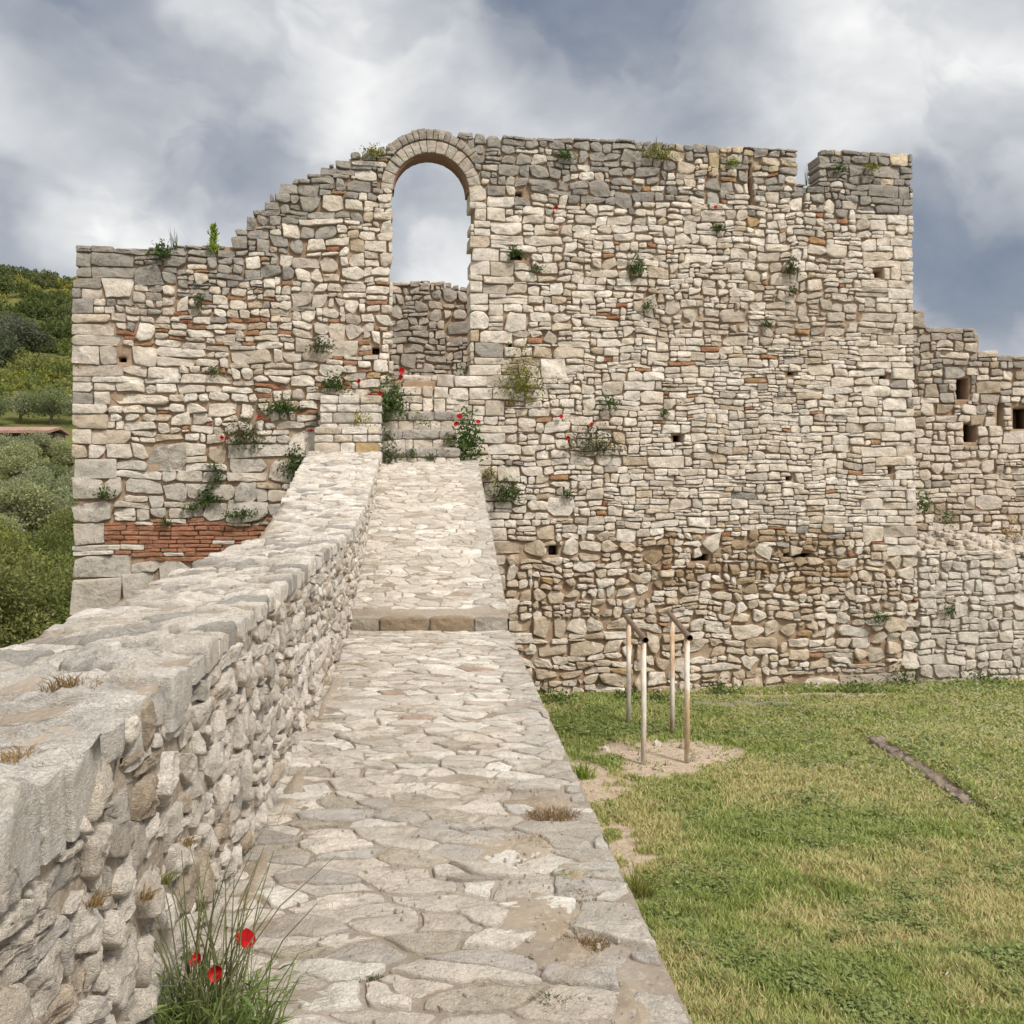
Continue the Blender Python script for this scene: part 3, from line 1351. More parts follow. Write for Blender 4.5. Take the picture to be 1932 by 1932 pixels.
def main_size(s, z):
    px, py = to_px(s, z)
    nz = N2(s * .8, z * .8, 12)
    if in_brick(px, py):
        return .072, .31, 0.02
    if px < 560 and py > 1055:
        return .42, .75, .5
    if px < 600 and py > 850:
        return .27, .46, .45
    if px < 215:
        return .20, .50, .1
    if px < 740:
        return (.155 + .08 * nz, .265, .65) if py > 640 else (.145 + .055 * nz, .235, .6)
    if px < 960 and py > 360:
        return .205, .42, .12
    if px > 1640 and py < 1050:
        return .17, .42, .15
    if py > 1180:
        return .20 + .09 * nz, .30, .95
    if py > 1010:
        return .145 + .07 * nz, .22, .9
    if px > 1150 and py > 640:
        return .110 + .045 * nz, .25, .36
    if py > 640:
        return .122 + .055 * nz, .235, .55
    return .142 + .055 * nz, .225, .6


def main_style(s, z, w, h, r):
    px, py = to_px(s, z)
    t = r.random()
    if in_brick(px, py) and h < .13:
        if t < .86:
            return mixc(R_, (.40, .19, .115), r.random()), .25, .024, .010
    top = main_top(px)
    below = py - top
    col = mixc(W_, C_, r.random() * .7)
    stain = r.uniform(.05, .45)
    rel, gap = .040, .0055
    # weathered grey towards the exposed top
    reach = 150 if px > 640 else 175
    g = max(0, 1 - below / reach)
    g = g * .95 + .10 * N2(s * .9, z * .9, 40)
    if below < 14:
        g += .4
    if 1220 < px < 1700 and below < 55 and r.random() < .45:
        g *= .35
        col = mixc(C_, (.50, .40, .25), r.random())
    if r.random() < g * 1.1:
        col = mixc(G_, D_, r.random() * .6)
        stain = r.uniform(.3, .9)
    elif t < .13:
        col = mixc(G_, C_, .35 + .4 * r.random())
    elif t < .20:
        col = mixc(C_, T_, r.random() * .8)
    if 1535 < px and py < 400 and r.random() < .5:
        col = mixc(D_, G_, r.random())
    # the damaged tan zone low on the right
    q = max(0, min(1, (py - 985) / 60)) * (1 if 930 < px < 1690 else 0)
    if r.random() < q * .55:
        col = mixc(C_, T_, r.random() * .75)
        rel, gap = .055, .010
        if r.random() < .03:
            col = O_
    if 1000 < py < 1110 and 1230 < px < 1600 and r.random() < .5:
        col = mixc(T_, (.36, .26, .165), r.random())
    if py > 1100 and px > 1560 and r.random() < .5:
        col = mixc(col, G_, .45)
        rel, gap = .03, .006
    # mortar-smeared patch high on the right
    if 1220 < px < 1680 and 530 < py < 660:
        k = 1 - abs(py - 595) / 65
        if r.random() < .75 * k + .1:
            col = mixc(col, (.42, .36, .29), .65)
            rel, gap = .016, .012
    if px < 700 and 520 < py < 700 and r.random() < .3:
        rel = .02
        col = mixc(col, (.42, .36, .30), .5)
    u = r.random()
    if h < .085 and px < 720 and py > 560 and below > 60 and u < .55:
        col = mixc(R_, (.36, .20, .12), r.random())
        rel = .02
    elif h < .10 and u < .06 and below > 40:
        col = mixc(R_, O_, r.random() * .6)
    elif u < .003:
        col = O_
    if px < 520 and py > 860 and not in_brick(px, py) and h > .15:
        col = mixc((.56, .52, .46), C_, r.random() * .35)
        stain = r.uniform(.3, .8)
    return col, stain, rel, gap


def build_main():
    rng = random.Random(21)
    root = thing('ruined_wall', 'tall ruined fortress wall of pale rubble stone pierced by a round arch', 'wall', MAIN.F(0, LAWN_Z, 0))
    base = Vector(root.location)

    def F(s, z, h):
        x, y, zz = MAIN.F(s, z, h)
        return (x - base.x, y - base.y, zz - base.z)
    M = MB()
    core_slab(M, F, MS0, MS1, MZ0, MZ1, main_core_inside, .45, .04)
    # deep ends of the putlog holes
    for (hs, hz), w, h in HOLES:
        vs = [F(hs + a * (w / 2 + .1), hz + b * (h / 2 + .1), c) for c in (-.46, -.52) for a, b in ((-1, -1), (1, -1), (1, 1), (-1, 1))]
        M.add(vs, [(0, 1, 2, 3), (7, 6, 5, 4), (0, 4, 5, 1), (1, 5, 6, 2), (2, 6, 7, 3), (3, 7, 4, 0)], [(.5, .5, .5, 0)] * 8)
    M.build('core', M_MORTAR, root)
    S = MB()
    n = face_wall(S, F, (MS0 + .03, MS1, MZ0, MZ1), main_stone_inside, main_size, main_style, rng,
                  top=lambda r: clip_top(r, OUTLINE) if (to_px((r[0] + r[1]) / 2, 4)[0] > 905 or to_px(r[0], 4)[0] < 440) and r[3] > 2 else r)
    S.build('stone_facing', M_STONE, root)
    # arch: a ring of wedge stones through the wall and a thinner ring over it
    A = MB()

    def ringpoly(r0, r1, a0, a1, k=5):
        p = []
        for i in range(k + 1):
            a = math.radians(a0 + (a1 - a0) * i / k)
            p.append((ARC[0] + r0 * math.cos(a), ARC[1] + r0 * math.sin(a)))
        for i in range(k + 1):
            a = math.radians(a1 + (a0 - a1) * i / k)
            p.append((ARC[0] + r1 * math.cos(a), ARC[1] + r1 * math.sin(a)))
        return p
    a = -2.0
    while a < 180:
        st = rng.uniform(9, 14.5)
        b = a + st if a + st < 175 else 182
        col = mixc(C_, G_, rng.uniform(.3, .95))
        stone(A, ringpoly(R_IN, R_V, a, b), F, rng, col, h0=.03, gap=.004, depth=.40, nb=32, bevel=.012, rough=.006, tilt=.02,
              stain=rng.uniform(.3, .7), rnd=1, crisp=True)
        a = b
    A.build('arch', M_STONE, root)
    B = MB()
    a = 36
    while a < 137:
        b = a + rng.uniform(5, 11)
        col = mixc(C_, D_, rng.uniform(.45, 1.0))
        stone(B, ringpoly(R_V + .012, R_2 + rng.uniform(-.015, .03), a, b, 3), F, rng, col, h0=.04, gap=.003, depth=.40, nb=24, bevel=.02,
              rough=.01, tilt=.03, stain=.6, rnd=1)
        a = b
    B.build('hood_ring', M_STONE, root)
    # thin brick course lining the underside of the arch
    U = MB()
    vs, fs = [], []
    for i in range(41):
        aa = math.radians(180 * i / 40)
        r = R_IN - .018 + .008 * N2(i * .7, 3, 1)
        for h in (-.02, -.43):
            vs.append(F(ARC[0] + r * math.cos(aa), ARC[1] + r * math.sin(aa), h))
            r2 = R_IN + .03
            vs.append(F(ARC[0] + r2 * math.cos(aa), ARC[1] + r2 * math.sin(aa), h))
    for i in range(40):
        p = 4 * i
        fs += [(p, p + 4, p + 6, p + 2), (p, p + 1, p + 5, p + 4), (p + 2, p + 6, p + 7, p + 3)]
    U.add(vs, fs, [(.30, .175, .115, .4)] * len(vs))
    U.build('brick_soffit', M_STONE, root)
    return n


NMAIN = build_main()


# ------------------------------------------------------------------ other walls
def simple_wall(name, label, plane, outline_px, zbot, size, style, seed, T=.45, holes_px=(), cell=.06, mortar=None):
    rng = random.Random(seed)
    out = [plane.px(*p) for p in outline_px]
    ss = [p[0] for p in out]
    zz = [p[1] for p in out]
    out = [(min(ss), zbot)] + out + [(max(ss), zbot)]
    holes = [(plane.px(a, d), plane.px(c, b)) for a, b, c, d in holes_px]
    root = thing(name, label, 'wall', plane.F(sum(ss) / len(ss), zbot, 0))
    base = Vector(root.location)

    def F(s, z, h):
        x, y, q = plane.F(s, z, h)
        return (x - base.x, y - base.y, q - base.z)

    def inside(s, z, g=0.0):
        if not in_poly(out, s, z):
            return False
        for (a, b), (c, d) in holes:
            if a - g < s < c + g and b - g < z < d + g:
                return False
        return True
    M = MB()
    core_slab(M, F, min(ss), max(ss), zbot, max(zz), lambda s, z: inside(s, z) and in_poly(out, s, z + .05), T, cell)
    if holes:
        vs0 = len(M.v)
        for (a, b), (c, d) in holes:
            vs = [F(x, y, k) for k in (-T - .01, -T - .1) for x, y in ((a - .1, b - .1), (c + .1, b - .1), (c + .1, d + .1), (a - .1, d + .1))]
            M.add(vs, [(0, 1, 2, 3), (7, 6, 5, 4), (0, 4, 5, 1), (1, 5, 6, 2), (2, 6, 7, 3), (3, 7, 4, 0)], [(.5, .5, .5, 0)] * 8)
    M.build('core', mortar or M_MORTAR, root)
    S = MB()
    face_wall(S, F, (min(ss), max(ss) + .05, zbot, max(zz)), lambda s, z: inside(s, z, .01), size, style, rng, T=T, top=lambda r: clip_top(r, out))
    S.build('stone_facing', M_STONE, root)
    return root, F


def build_walls():
    # low wall continuing to the right of the tall wall
    def st_low(s, z, w, h, r):
        c = mixc(mixc(W_, C_, r.random() * .5), G_, r.random() * .45)
        if z > -1.15:
            c = mixc(W_, C_, .2 + .3 * r.random())
        return c, r.uniform(.2, .7), .036, .0085
    simple_wall('low_wall', 'lower rubble wall butting onto the right end of the tall ruined wall', MAIN,
                [(1733, 1039), (1800, 1036), (1990, 1042), (2350, 1046)], LAWN_Z - .3,
                lambda s, z: (.16 + .05 * N2(s, z, 3) + (.06 if z < -2.6 else 0), .27, .6), st_low, 31, mortar=M_MORTAR_G)
    # wall of another ruin beyond the tall wall, with window openings
    far = Plane(22.5, .05)

    def st_far(s, z, w, h, r):
        py = HOR - z / 22.9 * FPX
        g = max(0, 1 - (py - 610) / 190)
        c = mixc(W_, C_, .35 + .5 * r.random())
        if r.random() < g * .9:
            c = mixc(G_, T_, r.random() * .55)
            if r.random() < .3:
                c = D_
        elif r.random() < .25:
            c = mixc(T_, G_, r.random())
        return c, r.uniform(.2, .6), .05, .011
    simple_wall('ruined_building', 'ruined stone building with small window openings beyond the right end of the tall wall', far,
                [(1660, 580), (1743, 584), (1744, 609), (1765, 614), (1845, 621), (1846, 658), (1890, 668), (1990, 675), (2120, 672), (2330, 690)], -1.2,
                lambda s, z: (.205 + .05 * N2(s, z, 5), .31, .45), st_far, 41, T=.75,
                holes_px=[(1805, 712, 1829, 752), (1819, 800, 1843, 832), (1880, 755, 1891, 810), (1912, 768, 1950, 808), (1719, 690, 1729, 722)])
    # wall seen through the arch
    inner = Plane(21.5, .05)

    def st_in(s, z, w, h, r):
        c = mixc(mixc(G_, C_, .35), D_, r.random() * .5)
        if r.random() < .3:
            c = mixc(C_, G_, r.random() * .5)
        return c, r.uniform(.3, .7), .05, .010
    simple_wall('inner_wall', 'grey rubble wall seen behind the archway at the head of the steps', inner,
                [(560, 520), (760, 531), (800, 529), (838, 533), (850, 540), (900, 541), (1060, 545)], 1.9,
                lambda s, z: (.19 + .04 * N2(s, z, 5), .27, .65), st_in, 51)


build_walls()


# ------------------------------------------------------------------ landing behind the arch, steps and pier
def build_steps():
    rng = random.Random(8)
    # ground behind the tall wall
    M = MB()
    def prism(x0, x1, off, y1, z0, z1):
        ya, yb = MAIN.Y0 + MAIN.k * x0 + off, MAIN.Y0 + MAIN.k * x1 + off
        vs = [(x, y, z) for z in (z0, z1) for x, y in ((x0, ya), (x1, yb), (x1, y1), (x0, y1))]
        M.add(vs, [(3, 2, 1, 0), (4, 5, 6, 7), (0, 1, 5, 4), (1, 2, 6, 5), (2, 3, 7, 6), (3, 0, 4, 7)], [(.5, .5, .5, 0)] * 8)
    prism(-6.2, 5.5, .62, 24, -6, 2.04)
    o = M.build('courtyard', M_MORTAR_G, smooth=False)
    o['kind'] = 'structure'
    M = MB()
    prism(6.0, 26, .5, 24, -6, -1.0)
    o = M.build('terrace', M_MORTAR_G, smooth=False)
    o['kind'] = 'structure'

    root = thing('stone_steps', 'flight of worn stone steps climbing from the path into the archway', 'steps', (-1.3, 15.7, .5))
    b = Vector(root.location)
    spec = [(15.62, 715, 868, .50, .775), (15.95, 715, 858, .775, 1.07), (16.28, 715, 857, 1.07, 1.385), (16.56, 716, 884, 1.385, 1.69),
            (16.98, 752, 884, 1.69, 2.05)]
    for n, (d, x0, x1, z0, z1) in enumerate(spec):
        S = MB()
        X0, X1 = (x0 - 966) / FPX * d, (x1 - 966) / FPX * d
        dep = .42 if n < 4 else .9
        S.box(X0 + .02 - b.x, X1 - .02 - b.x, d + .03 - b.y, d + dep - b.y, z0 - .5 - b.z, z1 - .03 - b.z, (.40, .35, .29, .4))

        def FS(a, c, h):
            return (a - b.x, d + .03 - h - b.y, c - b.z)

        def FTp(a, c, h):
            return (a - b.x, c - b.y, z1 - .03 + h - b.z)
        # tread slabs run across, the riser below them is small stones
        a = X0
        zt = z1 - .15 if n < 3 else z1 - .11
        while a < X1 - .05:
            e = min(X1, a + rng.uniform(.35, .6))
            if X1 - e < .15:
                e = X1
            c = mixc((.50, .46, .40), G_, rng.uniform(.1, .6)) if n < 3 else mixc(W_, C_, rng.random() * .6)
            stone(S, [(a, zt), (e, zt), (e, z1), (a, z1)], FS, rng, c, h0=.045, gap=.003, depth=dep - .05, nb=28, bevel=.02, rough=.012, tilt=.02,
                  stain=.75 if n < 3 else .3, rnd=1, crisp=True)
            a = e
        a = X0
        while a < X1 - .05:
            e = min(X1, a + rng.uniform(.12, .32))
            if X1 - e < .08:
                e = X1
            c = mixc(W_, C_, rng.random())
            stone(S, [(a, z0 - .02), (e, z0 - .02), (e, zt), (a, zt)], FS, rng, c, h0=.02, gap=.006, depth=.05, nb=18, bevel=.02, rough=.01,
                  stain=.3)
            a = e
        S.build('step', M_STONE, root)
    # pier that ends the parapet beside the steps
    root = thing('stone_pier', 'stepped block of masonry ending the parapet on the left of the steps', 'pier', (-2.5, 15.7, .4))
    b = Vector(root.location)
    for nm, d, x0, x1, z0, z1, c3 in (('lower_block', 15.55, 592, 716, .30, 1.09, 0), ('upper_block', 15.86, 603, 717, .9, 1.60, 1)):
        S = MB()
        X0, X1 = (x0 - 966) / FPX * d, (x1 - 966) / FPX * d
        back = 16.4
        S.box(X0 + .03 - b.x, X1 - .03 - b.x, d + .03 - b.y, back - b.y, z0 - b.z, z1 - .04 - b.z, (.38, .32, .25, .3))

        def FS(a, c, h):
            return (a - b.x, d + .03 - h - b.y, c - b.z)

        def FR(a, c, h):
            return (X1 - .03 + h - b.x, a - b.y, c - b.z)
        rows = [z0, z0 + .30, z0 + .55, z1 - .12, z1] if not c3 else [z0, z0 + .26, z0 + .43, z1 - .14, z1]
        for q, (za, zb) in enumerate(zip(rows, rows[1:])):
            a = X0
            while a < X1 - .05:
                e = min(X1, a + rng.uniform(.2, .42))
                if X1 - e < .14:
                    e = X1
                t = rng.random()
                c = W_ if t < .5 else (C_ if t < .75 else mixc(G_, T_, rng.random()))
                if not c3 and q == 1 and e == X1:
                    c = (.50, .36, .19)
                stone(S, [(a, za), (e, za), (e, zb), (a, zb)], FS, rng, c, h0=.04, gap=.006, depth=.3, nb=26, bevel=.022, rough=.011, tilt=.03,
                      stain=rng.uniform(.1, .6), rnd=1)
                a = e
            a = d + .04
            while a < back:
                e = min(back, a + rng.uniform(.2, .35))
                stone(S, [(a, za), (e, za), (e, zb), (a, zb)], FR, rng, mixc(W_, G_, rng.random() * .5), h0=.035, gap=.006, depth=.1, nb=18,
                      bevel=.02, rough=.01, stain=.3)
                a = e
        S.build(nm, M_STONE, root)

    # pale rubble lying on the terrace above the low wall
    R = MB()
    rng = random.Random(77)
    for i in range(700):
        x = rng.uniform(6.9, 15)
        t = rng.random()
        d = 17.95 + (x - 7) * .157 + t * 3.6
        z = -.98 + .10 * t + .27 * math.exp(-((x - 8.2 - t * .5) / .9) ** 2) * math.exp(-((t - .45) / .4) ** 2) + .1 * N2(x, d, 3)
        s = rng.uniform(.04, .12) * (1.2 if rng.random() < .2 else 1)
        ang = rng.random() * 6.28
        ca, sa = math.cos(ang), math.sin(ang)

        def FB(a, c, h):
            return (x + a * ca - c * sa, d + a * sa + c * ca, z + h)
        poly = [(s * math.cos(k * 1.0472) * rng.uniform(.7, 1.2), s * .75 * math.sin(k * 1.0472) * rng.uniform(.7, 1.2)) for k in range(6)]
        c = mixc((.60, .54, .46), C_, rng.random())
        if t > .5:
            c = mixc(c, G_, .75)
        stone(R, poly, FB, rng, c, h0=s * rng.uniform(.3, .6), gap=.0, depth=.05, nb=12, bevel=s * .3, rough=.010, tilt=.12, stain=.3, rnd=1)
    o = R.build('rubble', M_STONE)
    tag(o, 'loose pale rubble lying on top of the low wall', 'rubble', kind='stuff')
    Mm = MB()
    vs, fs = [], []
    nx, ny = 50, 16
    for j in range(ny):
        for i in range(nx):
            x = 6.75 + 9 * i / (nx - 1)
            t = j / (ny - 1)
            d = 17.85 + (x - 7) * .157 + t * 3.8
            z = -1.05 + .10 * t + .27 * math.exp(-((x - 8.2 - t * .5) / .9) ** 2) * math.exp(-((t - .45) / .4) ** 2) + .1 * N2(x, d, 3) + .05 * N2(x * 4, d * 4, 3)
            vs.append((x, d, z))
    for j in range(ny - 1):
        for i in range(nx - 1):
            fs.append((j * nx + i, j * nx + i + 1, (j + 1) * nx + i + 1, (j + 1) * nx + i))
    Mm.add(vs, fs, [(.5, .5, .5, 0)] * len(vs))
    o = Mm.build('earth_bank', M_MORTAR_G)
    o['kind'] = 'structure'


build_steps()


# ------------------------------------------------------------------ curb and ledge in the lawn
def build_curb():
    rng = random.Random(4)
    (ax, ay), (bx, by) = CURB0, CURB1
    L = math.hypot(bx - ax, by - ay)
    ux, uy = (bx - ax) / L, (by - ay) / L

    S = MB()
    t = -.05
    while t < L:
        e = min(L + .05, t + rng.uniform(.16, .34))
        wd = .10

        def FT(a, c, h):
            x, y = ax + ux * a - uy * c, ay + uy * a + ux * c
            return (x, y, LAWN_Z + .075 - .03 * (a / L) + .02 * N2(a * 3, c, 2) + h)
        stone(S, [(t, -wd), (e, -wd), (e, wd), (t, wd)], FT, rng, mixc((.36, .29, .235), (.25, .205, .17), rng.random()), h0=.035, gap=.004, depth=.25,
              nb=26, bevel=.04, rough=.025, tilt=.06, stain=.6, rnd=2)
        t = e
    o = S.build('stone_curb', M_STONE_NEAR)
    tag(o, 'short line of brown curb stones edging the raised grass on the right', 'curb')
    S = MB()
    p0, p1 = lawn_px(1310, 1333), lawn_px(1500, 1333)
    S2 = [(p0[0] + (p1[0] - p0[0]) * i / 5, p0[1]) for i in range(6)]
    for (x0, y0), (x1, _) in zip(S2, S2[1:]):
        def FT(a, c, h):
            return (a, c, LAWN_Z + .03 + h)
        stone(S, [(x0, y0), (x1, y0), (x1, y0 + .18), (x0, y0 + .18)], FT, rng, (.27, .245, .20), h0=.012, gap=.002, depth=.15, nb=22, bevel=.02,
              rough=.012, stain=.4, rnd=1)
    o = S.build('stone_ledge', M_STONE)
    tag(o, 'thin grey stone ledge half sunk in the grass at the foot of the tall wall', 'ledge')


build_curb()


def build_fallen():
    rng = random.Random(63)
    S = MB()
    for i in range(150):
        x = .6 + 8.6 * rng.random() ** 1.1
        d = 16.72 + .157 * x - abs(rng.gauss(0, .22)) - .05
        if rng.random() < .25:
            (cx, cy), rx, ry = rng.choice(BARE[:4])
            x, d = cx + rng.gauss(0, .6) * rx, cy + rng.gauss(0, .6) * ry
        sz = .02 + .05 * rng.random() ** 2.5
        an = rng.random() * 6.28
        ca, sa = math.cos(an) * sz, math.sin(an) * sz

        def FB(a, c, h):
            return (x + a * ca - c * sa, d + a * sa + c * ca, lawn_z(x, d) + h)
        poly = [(math.cos(k * 1.0472) * rng.uniform(.7, 1.3), .75 * math.sin(k * 1.0472) * rng.uniform(.7, 1.2)) for k in range(6)]
        stone(S, poly, FB, rng, mixc(W_, T_, rng.random()), h0=sz * rng.uniform(.5, 1), gap=0, depth=.03, nb=8, bevel=sz * .3, rough=.012, tilt=.02, stain=.3,
              freq=6)
    o = S.build('fallen_stones', M_STONE)
    tag(o, 'small fallen stones scattered along the foot of the tall wall', 'stones', kind='stuff')


build_fallen()


# ------------------------------------------------------------------ exercise bars
def build_bars():
    paint = plain_mat('peeling_paint', (.60, .55, .49), (.42, .27, .16), 4, .7, .3, (1, 1, .3), (.46, .62))
    rust = plain_mat('brown_pipe', (.14, .095, .075), (.22, .13, .09), 9, .5, .2)
    for lab, far, near, rl in (
            ('rusty grey pipe bar on two posts, nearer the stone path', (1186, 1366, 1172), (1214, 1441, 1206), ((1181, 1157), (1223, 1208))),
            ('rusty grey pipe bar on two posts, farther from the stone path', (1268, 1384, 1166), (1296, 1439, 1200), ((1262, 1157), (1304, 1208)))):
        pts = []
        for px, pyb, pyt in (far, near):
            x, d = lawn_px(px, pyb)
            pts.append((x, d, (HOR - pyt) / FPX * d))
        cx, cy = (pts[0][0] + pts[1][0]) / 2, (pts[0][1] + pts[1][1]) / 2
        root = thing('exercise_bar', lab, 'exercise bar', (cx, cy, LAWN_Z), 'pair of exercise bars on the lawn')
        b = Vector(root.location)
        ztop = max(pts[0][2], pts[1][2])
        zt = []
        for x, d, z in pts:
            P = MB()
            P.tube([(x - b.x, d - b.y, -.15), (x - b.x + .004, d - b.y, .7), (x - b.x, d - b.y, z - b.z)], .033, 14)
            P.build('post', paint, root)
            zt.append(z)
        (x0, d0, z0), (x1, d1, z1) = pts
        f, n = (x0 - x1) / (d0 - d1), (z0 - z1) / (d0 - d1)
        R = MB()
        e0, e1 = d0 + .45, d1 - .28
        R.tube([(x0 + f * .45 - b.x, e0 - b.y, z0 + n * .45 + .02 - b.z), (x1 - f * .28 - b.x, e1 - b.y, z1 - n * .28 + .02 - b.z)], .036, 14, caps=False)
        R.tube([(x1 - f * .28 - b.x, e1 - b.y, z1 - n * .28 + .02 - b.z), (x0 + f * .45 - b.x, e0 - b.y, z0 + n * .45 + .02 - b.z)], .030, 14, caps=False)
        R.build('rail', rust, root)


build_bars()


# ------------------------------------------------------------------ hillside: shed, trees and bushes
def crown_mesh(M, rng, rx, rz, zc, nblob, nleaf, ls, c0, c1, up=.5, flowers=None, low=0.0):
    blobs = []
    for i in range(nblob):
        a, r = rng.random() * 6.283, math.sqrt(rng.random()) * .72
        q = rng.uniform(-.7, .75)
        blobs.append((math.cos(a) * r * rx, math.sin(a) * r * rx, zc + q * rz, rng.uniform(.28, .5) * rx, rng.random()))
    for i in range(nleaf):
        bx, by, bz, br, bt = blobs[rng.randrange(nblob)]
        d = Vector((rng.gauss(0, 1), rng.gauss(0, 1), rng.gauss(0, 1))).normalized()
        rr = br * (rng.random() ** .4)
        p = Vector((bx, by, bz)) + Vector((d.x * rr, d.y * rr, d.z * rr * .8))
        if p.z < low:
            continue
        t = min(1, max(0, bt * .55 + rng.random() * .45))
        c = mixc(c0, c1, t)
        if flowers and rng.random() < flowers[1] and d.z > -.1:
            c = flowers[0]
        dd = (d + Vector((rng.gauss(0, .6), rng.gauss(0, .6), rng.gauss(0, .6) + up * .3))).normalized()
        l = ls * rng.uniform(.6, 1.4)
        M.leaf(p, dd, l, l * .55, Vector((rng.gauss(0, 1), rng.gauss(0, 1), 1)), c)


def make_tree(name, label, cat, seed, h, rx, c0, c1, ls, nleaf, nblob=10, group=None, flowers=None, trunk=True):
    rng = random.Random(seed)
    root = thing(name, label, cat, (0, 0, 0), group)
    if trunk:
        T = MB()
        lean = rng.uniform(-.15, .15)
        hz = h * .45
        T.tube([(0, 0, -.4), (lean * .3, 0, hz * .4), (lean, lean * .5, hz), (lean * 1.5, lean, h * .7)], [h * .06, h * .048, h * .038, h * .015], 8)
        for k in range(4):
            a = k * 1.57 + rng.random()
            e = (lean + math.cos(a) * rx * .6, lean * .5 + math.sin(a) * rx * .6, h * rng.uniform(.6, .8))
            m = (lean + math.cos(a) * rx * .25, lean * .5 + math.sin(a) * rx * .25, h * .52)
            T.tube([(lean * .8, lean * .4, hz * .85), m, e], [h * .028, h * .02, h * .008], 6)
        T.build('trunk', M_BARK, root)
        zc, rz, low = h * .66, h * .33, h * .22
    else:
        zc, rz, low = h * .48, h * .42, 0
    K = MB()
    crown_mesh(K, rng, rx, rz, zc, nblob, nleaf, ls, c0, c1, flowers=flowers, low=low)
    K.build('crown' if trunk else 'foliage', M_LEAF, root, smooth=False)
    return root


OLIVE = ((.16, .18, .09), (.34, .36, .215))
DARK = ((.095, .112, .034), (.27, .28, .095))
MID = ((.13, .15, .042), (.29, .30, .10))
YEL = (.42, .34, .04)


def build_hill():
    rng = random.Random(99)

    def place(protos, d, t, s, n):
        x = t * d
        p = protos[n % len(protos)]
        loc = (x, d, terrain(x, d) - .1)
        rot = (0, 0, rng.random() * 6.28)
        sc = s * rng.uniform(.8, 1.25)
        if not p.get('used'):
            p['used'] = 1
            p.location, p.rotation_euler, p.scale = loc, rot, (sc, sc, sc)
        else:
            copy_thing(p, loc, rot, (sc, sc, sc * rng.uniform(.9, 1.1)))

    def band(protos, n, dr, tr, s):
        for i in range(n):
            d = rng.uniform(*dr)
            t = rng.uniform(*tr)
            place(protos, d, t, s, rng.randrange(len(protos)))

    def two(name, label, cat, seed, h, rx, pal, ls, nl, group, nb=10, flowers=None, trunk=True, k=2):
        tint = ((1, 1, 1), (.72, .80, .66), (1.12, 1.12, .95), (.85, .95, .8))
        return [make_tree(name, label, cat, seed + i, h * (1, .9, 1.1, 1)[i], rx * (1, 1.1, .9, 1)[i], tuple(a * b for a, b in zip(pal[0], tint[i])),
                          tuple(a * b for a, b in zip(pal[1], tint[i])), ls, nl, nb, group, flowers, trunk) for i in range(k)]
    near = two('leafy_tree', 'dense dark green bushy tree low on the left beyond the parapet', 'tree', 100, 4.6, 2.5, DARK, .12, 11000,
               'dark green trees beyond the parapet', 13, k=3)
    for d, t, s in ((33, -.56, .9), (35, -.50, 1.0), (37, -.455, 1.0), (38, -.40, 1.0), (44, -.52, 1.05), (46, -.47, 1.1), (47, -.425, 1.05), (54, -.53, 1),
                    (55, -.485, 1.1), (57, -.44, 1.1), (50, -.38, 1), (60, -.40, 1.1), (42, -.60, 1)):
        place(near, d, t, s, rng.randrange(3))
    ol = two('olive_tree', 'grey-green olive tree on the slope below the long red roof', 'olive tree', 120, 4.4, 2.7, OLIVE, .19, 5200,
             'olive trees below the red roof', 9, k=3)
    for d in (66, 71, 77, 82, 88, 94, 99, 105, 112):
        for t in np.arange(-.60, -.36, .060 - d * .00019):
            place(ol, d + rng.uniform(-3, 3), t + rng.uniform(-.014, .014), rng.uniform(.7, 1.1), rng.randrange(3))
    row = two('olive_tree', 'grey olive tree in the row close behind the long red roof', 'olive tree', 130, 4.2, 2.8, OLIVE, .24, 3200,
              'olive trees behind the red roof', 10)
    for t in np.arange(-.60, -.37, .03):
        place(row, 134 + rng.uniform(-2, 4), t, 1, rng.randrange(2))
    mid = two('olive_tree', 'large grey olive tree in the clump halfway up the hill', 'olive tree', 140, 6.2, 4.0,
              ((.075, .09, .052), (.16, .175, .12)), .5, 1900, 'olive clump halfway up the hill', 11)
    for d, t in ((188, -.50), (192, -.478), (200, -.495), (206, -.515), (197, -.462), (210, -.485), (186, -.53), (178, -.505)):
        place(mid, d, t, 1, rng.randrange(2))
    br = two('broom_bush', 'yellow flowering broom bush above the red roof', 'bush', 150, 2.6, 2.4, MID, .42, 900,
             'broom bushes above the red roof', 8, (YEL, .24), False)
    band(br, 34, (146, 172), (-.56, -.40), 1)
    br2 = two('broom_bush', 'yellow flowering broom bush near the hilltop', 'bush', 160, 3.4, 3.4, MID, .6, 900,
              'broom bushes near the hilltop', 8, (YEL, .24), False)
    band(br2, 40, (262, 318), (-.56, -.39), 1)
    sh = two('shrub', 'dark green shrub near the hilltop', 'bush', 170, 4.6, 4.2, ((.085, .10, .035), (.17, .195, .075)), .7, 1000, 'dark shrubs near the hilltop', 9,
             None, False)
    band(sh, 80, (205, 328), (-.58, -.38), 1)
    sh2 = two('shrub', 'mid green shrub on the slope above the red roof', 'bush', 180, 3.0, 2.8, MID, .45, 900, 'green shrubs above the red roof', 8, None, False)
    band(sh2, 50, (142, 182), (-.58, -.39), 1)
    band(sh2, 34, (176, 232), (-.58, -.39), .9)
    rd = two('ridge_tree', 'small dark tree standing on the ridge against the sky', 'tree', 190, 4.2, 2.4, (DARK[0], (.10, .12, .05)), .5, 700,
             'trees on the ridge', 8)
    for t in (-.50, -.489, -.47, -.462, -.447, -.43, -.52, -.54, -.41):
        place(rd, 330 + rng.uniform(-4, 4), t, 1, rng.randrange(2))
    # long shed with a red tiled roof
    root = thing('long_shed', 'long low shed with a pinkish red roof among the olive trees on the hill', 'shed', (-62, 119, hill_z(118)))
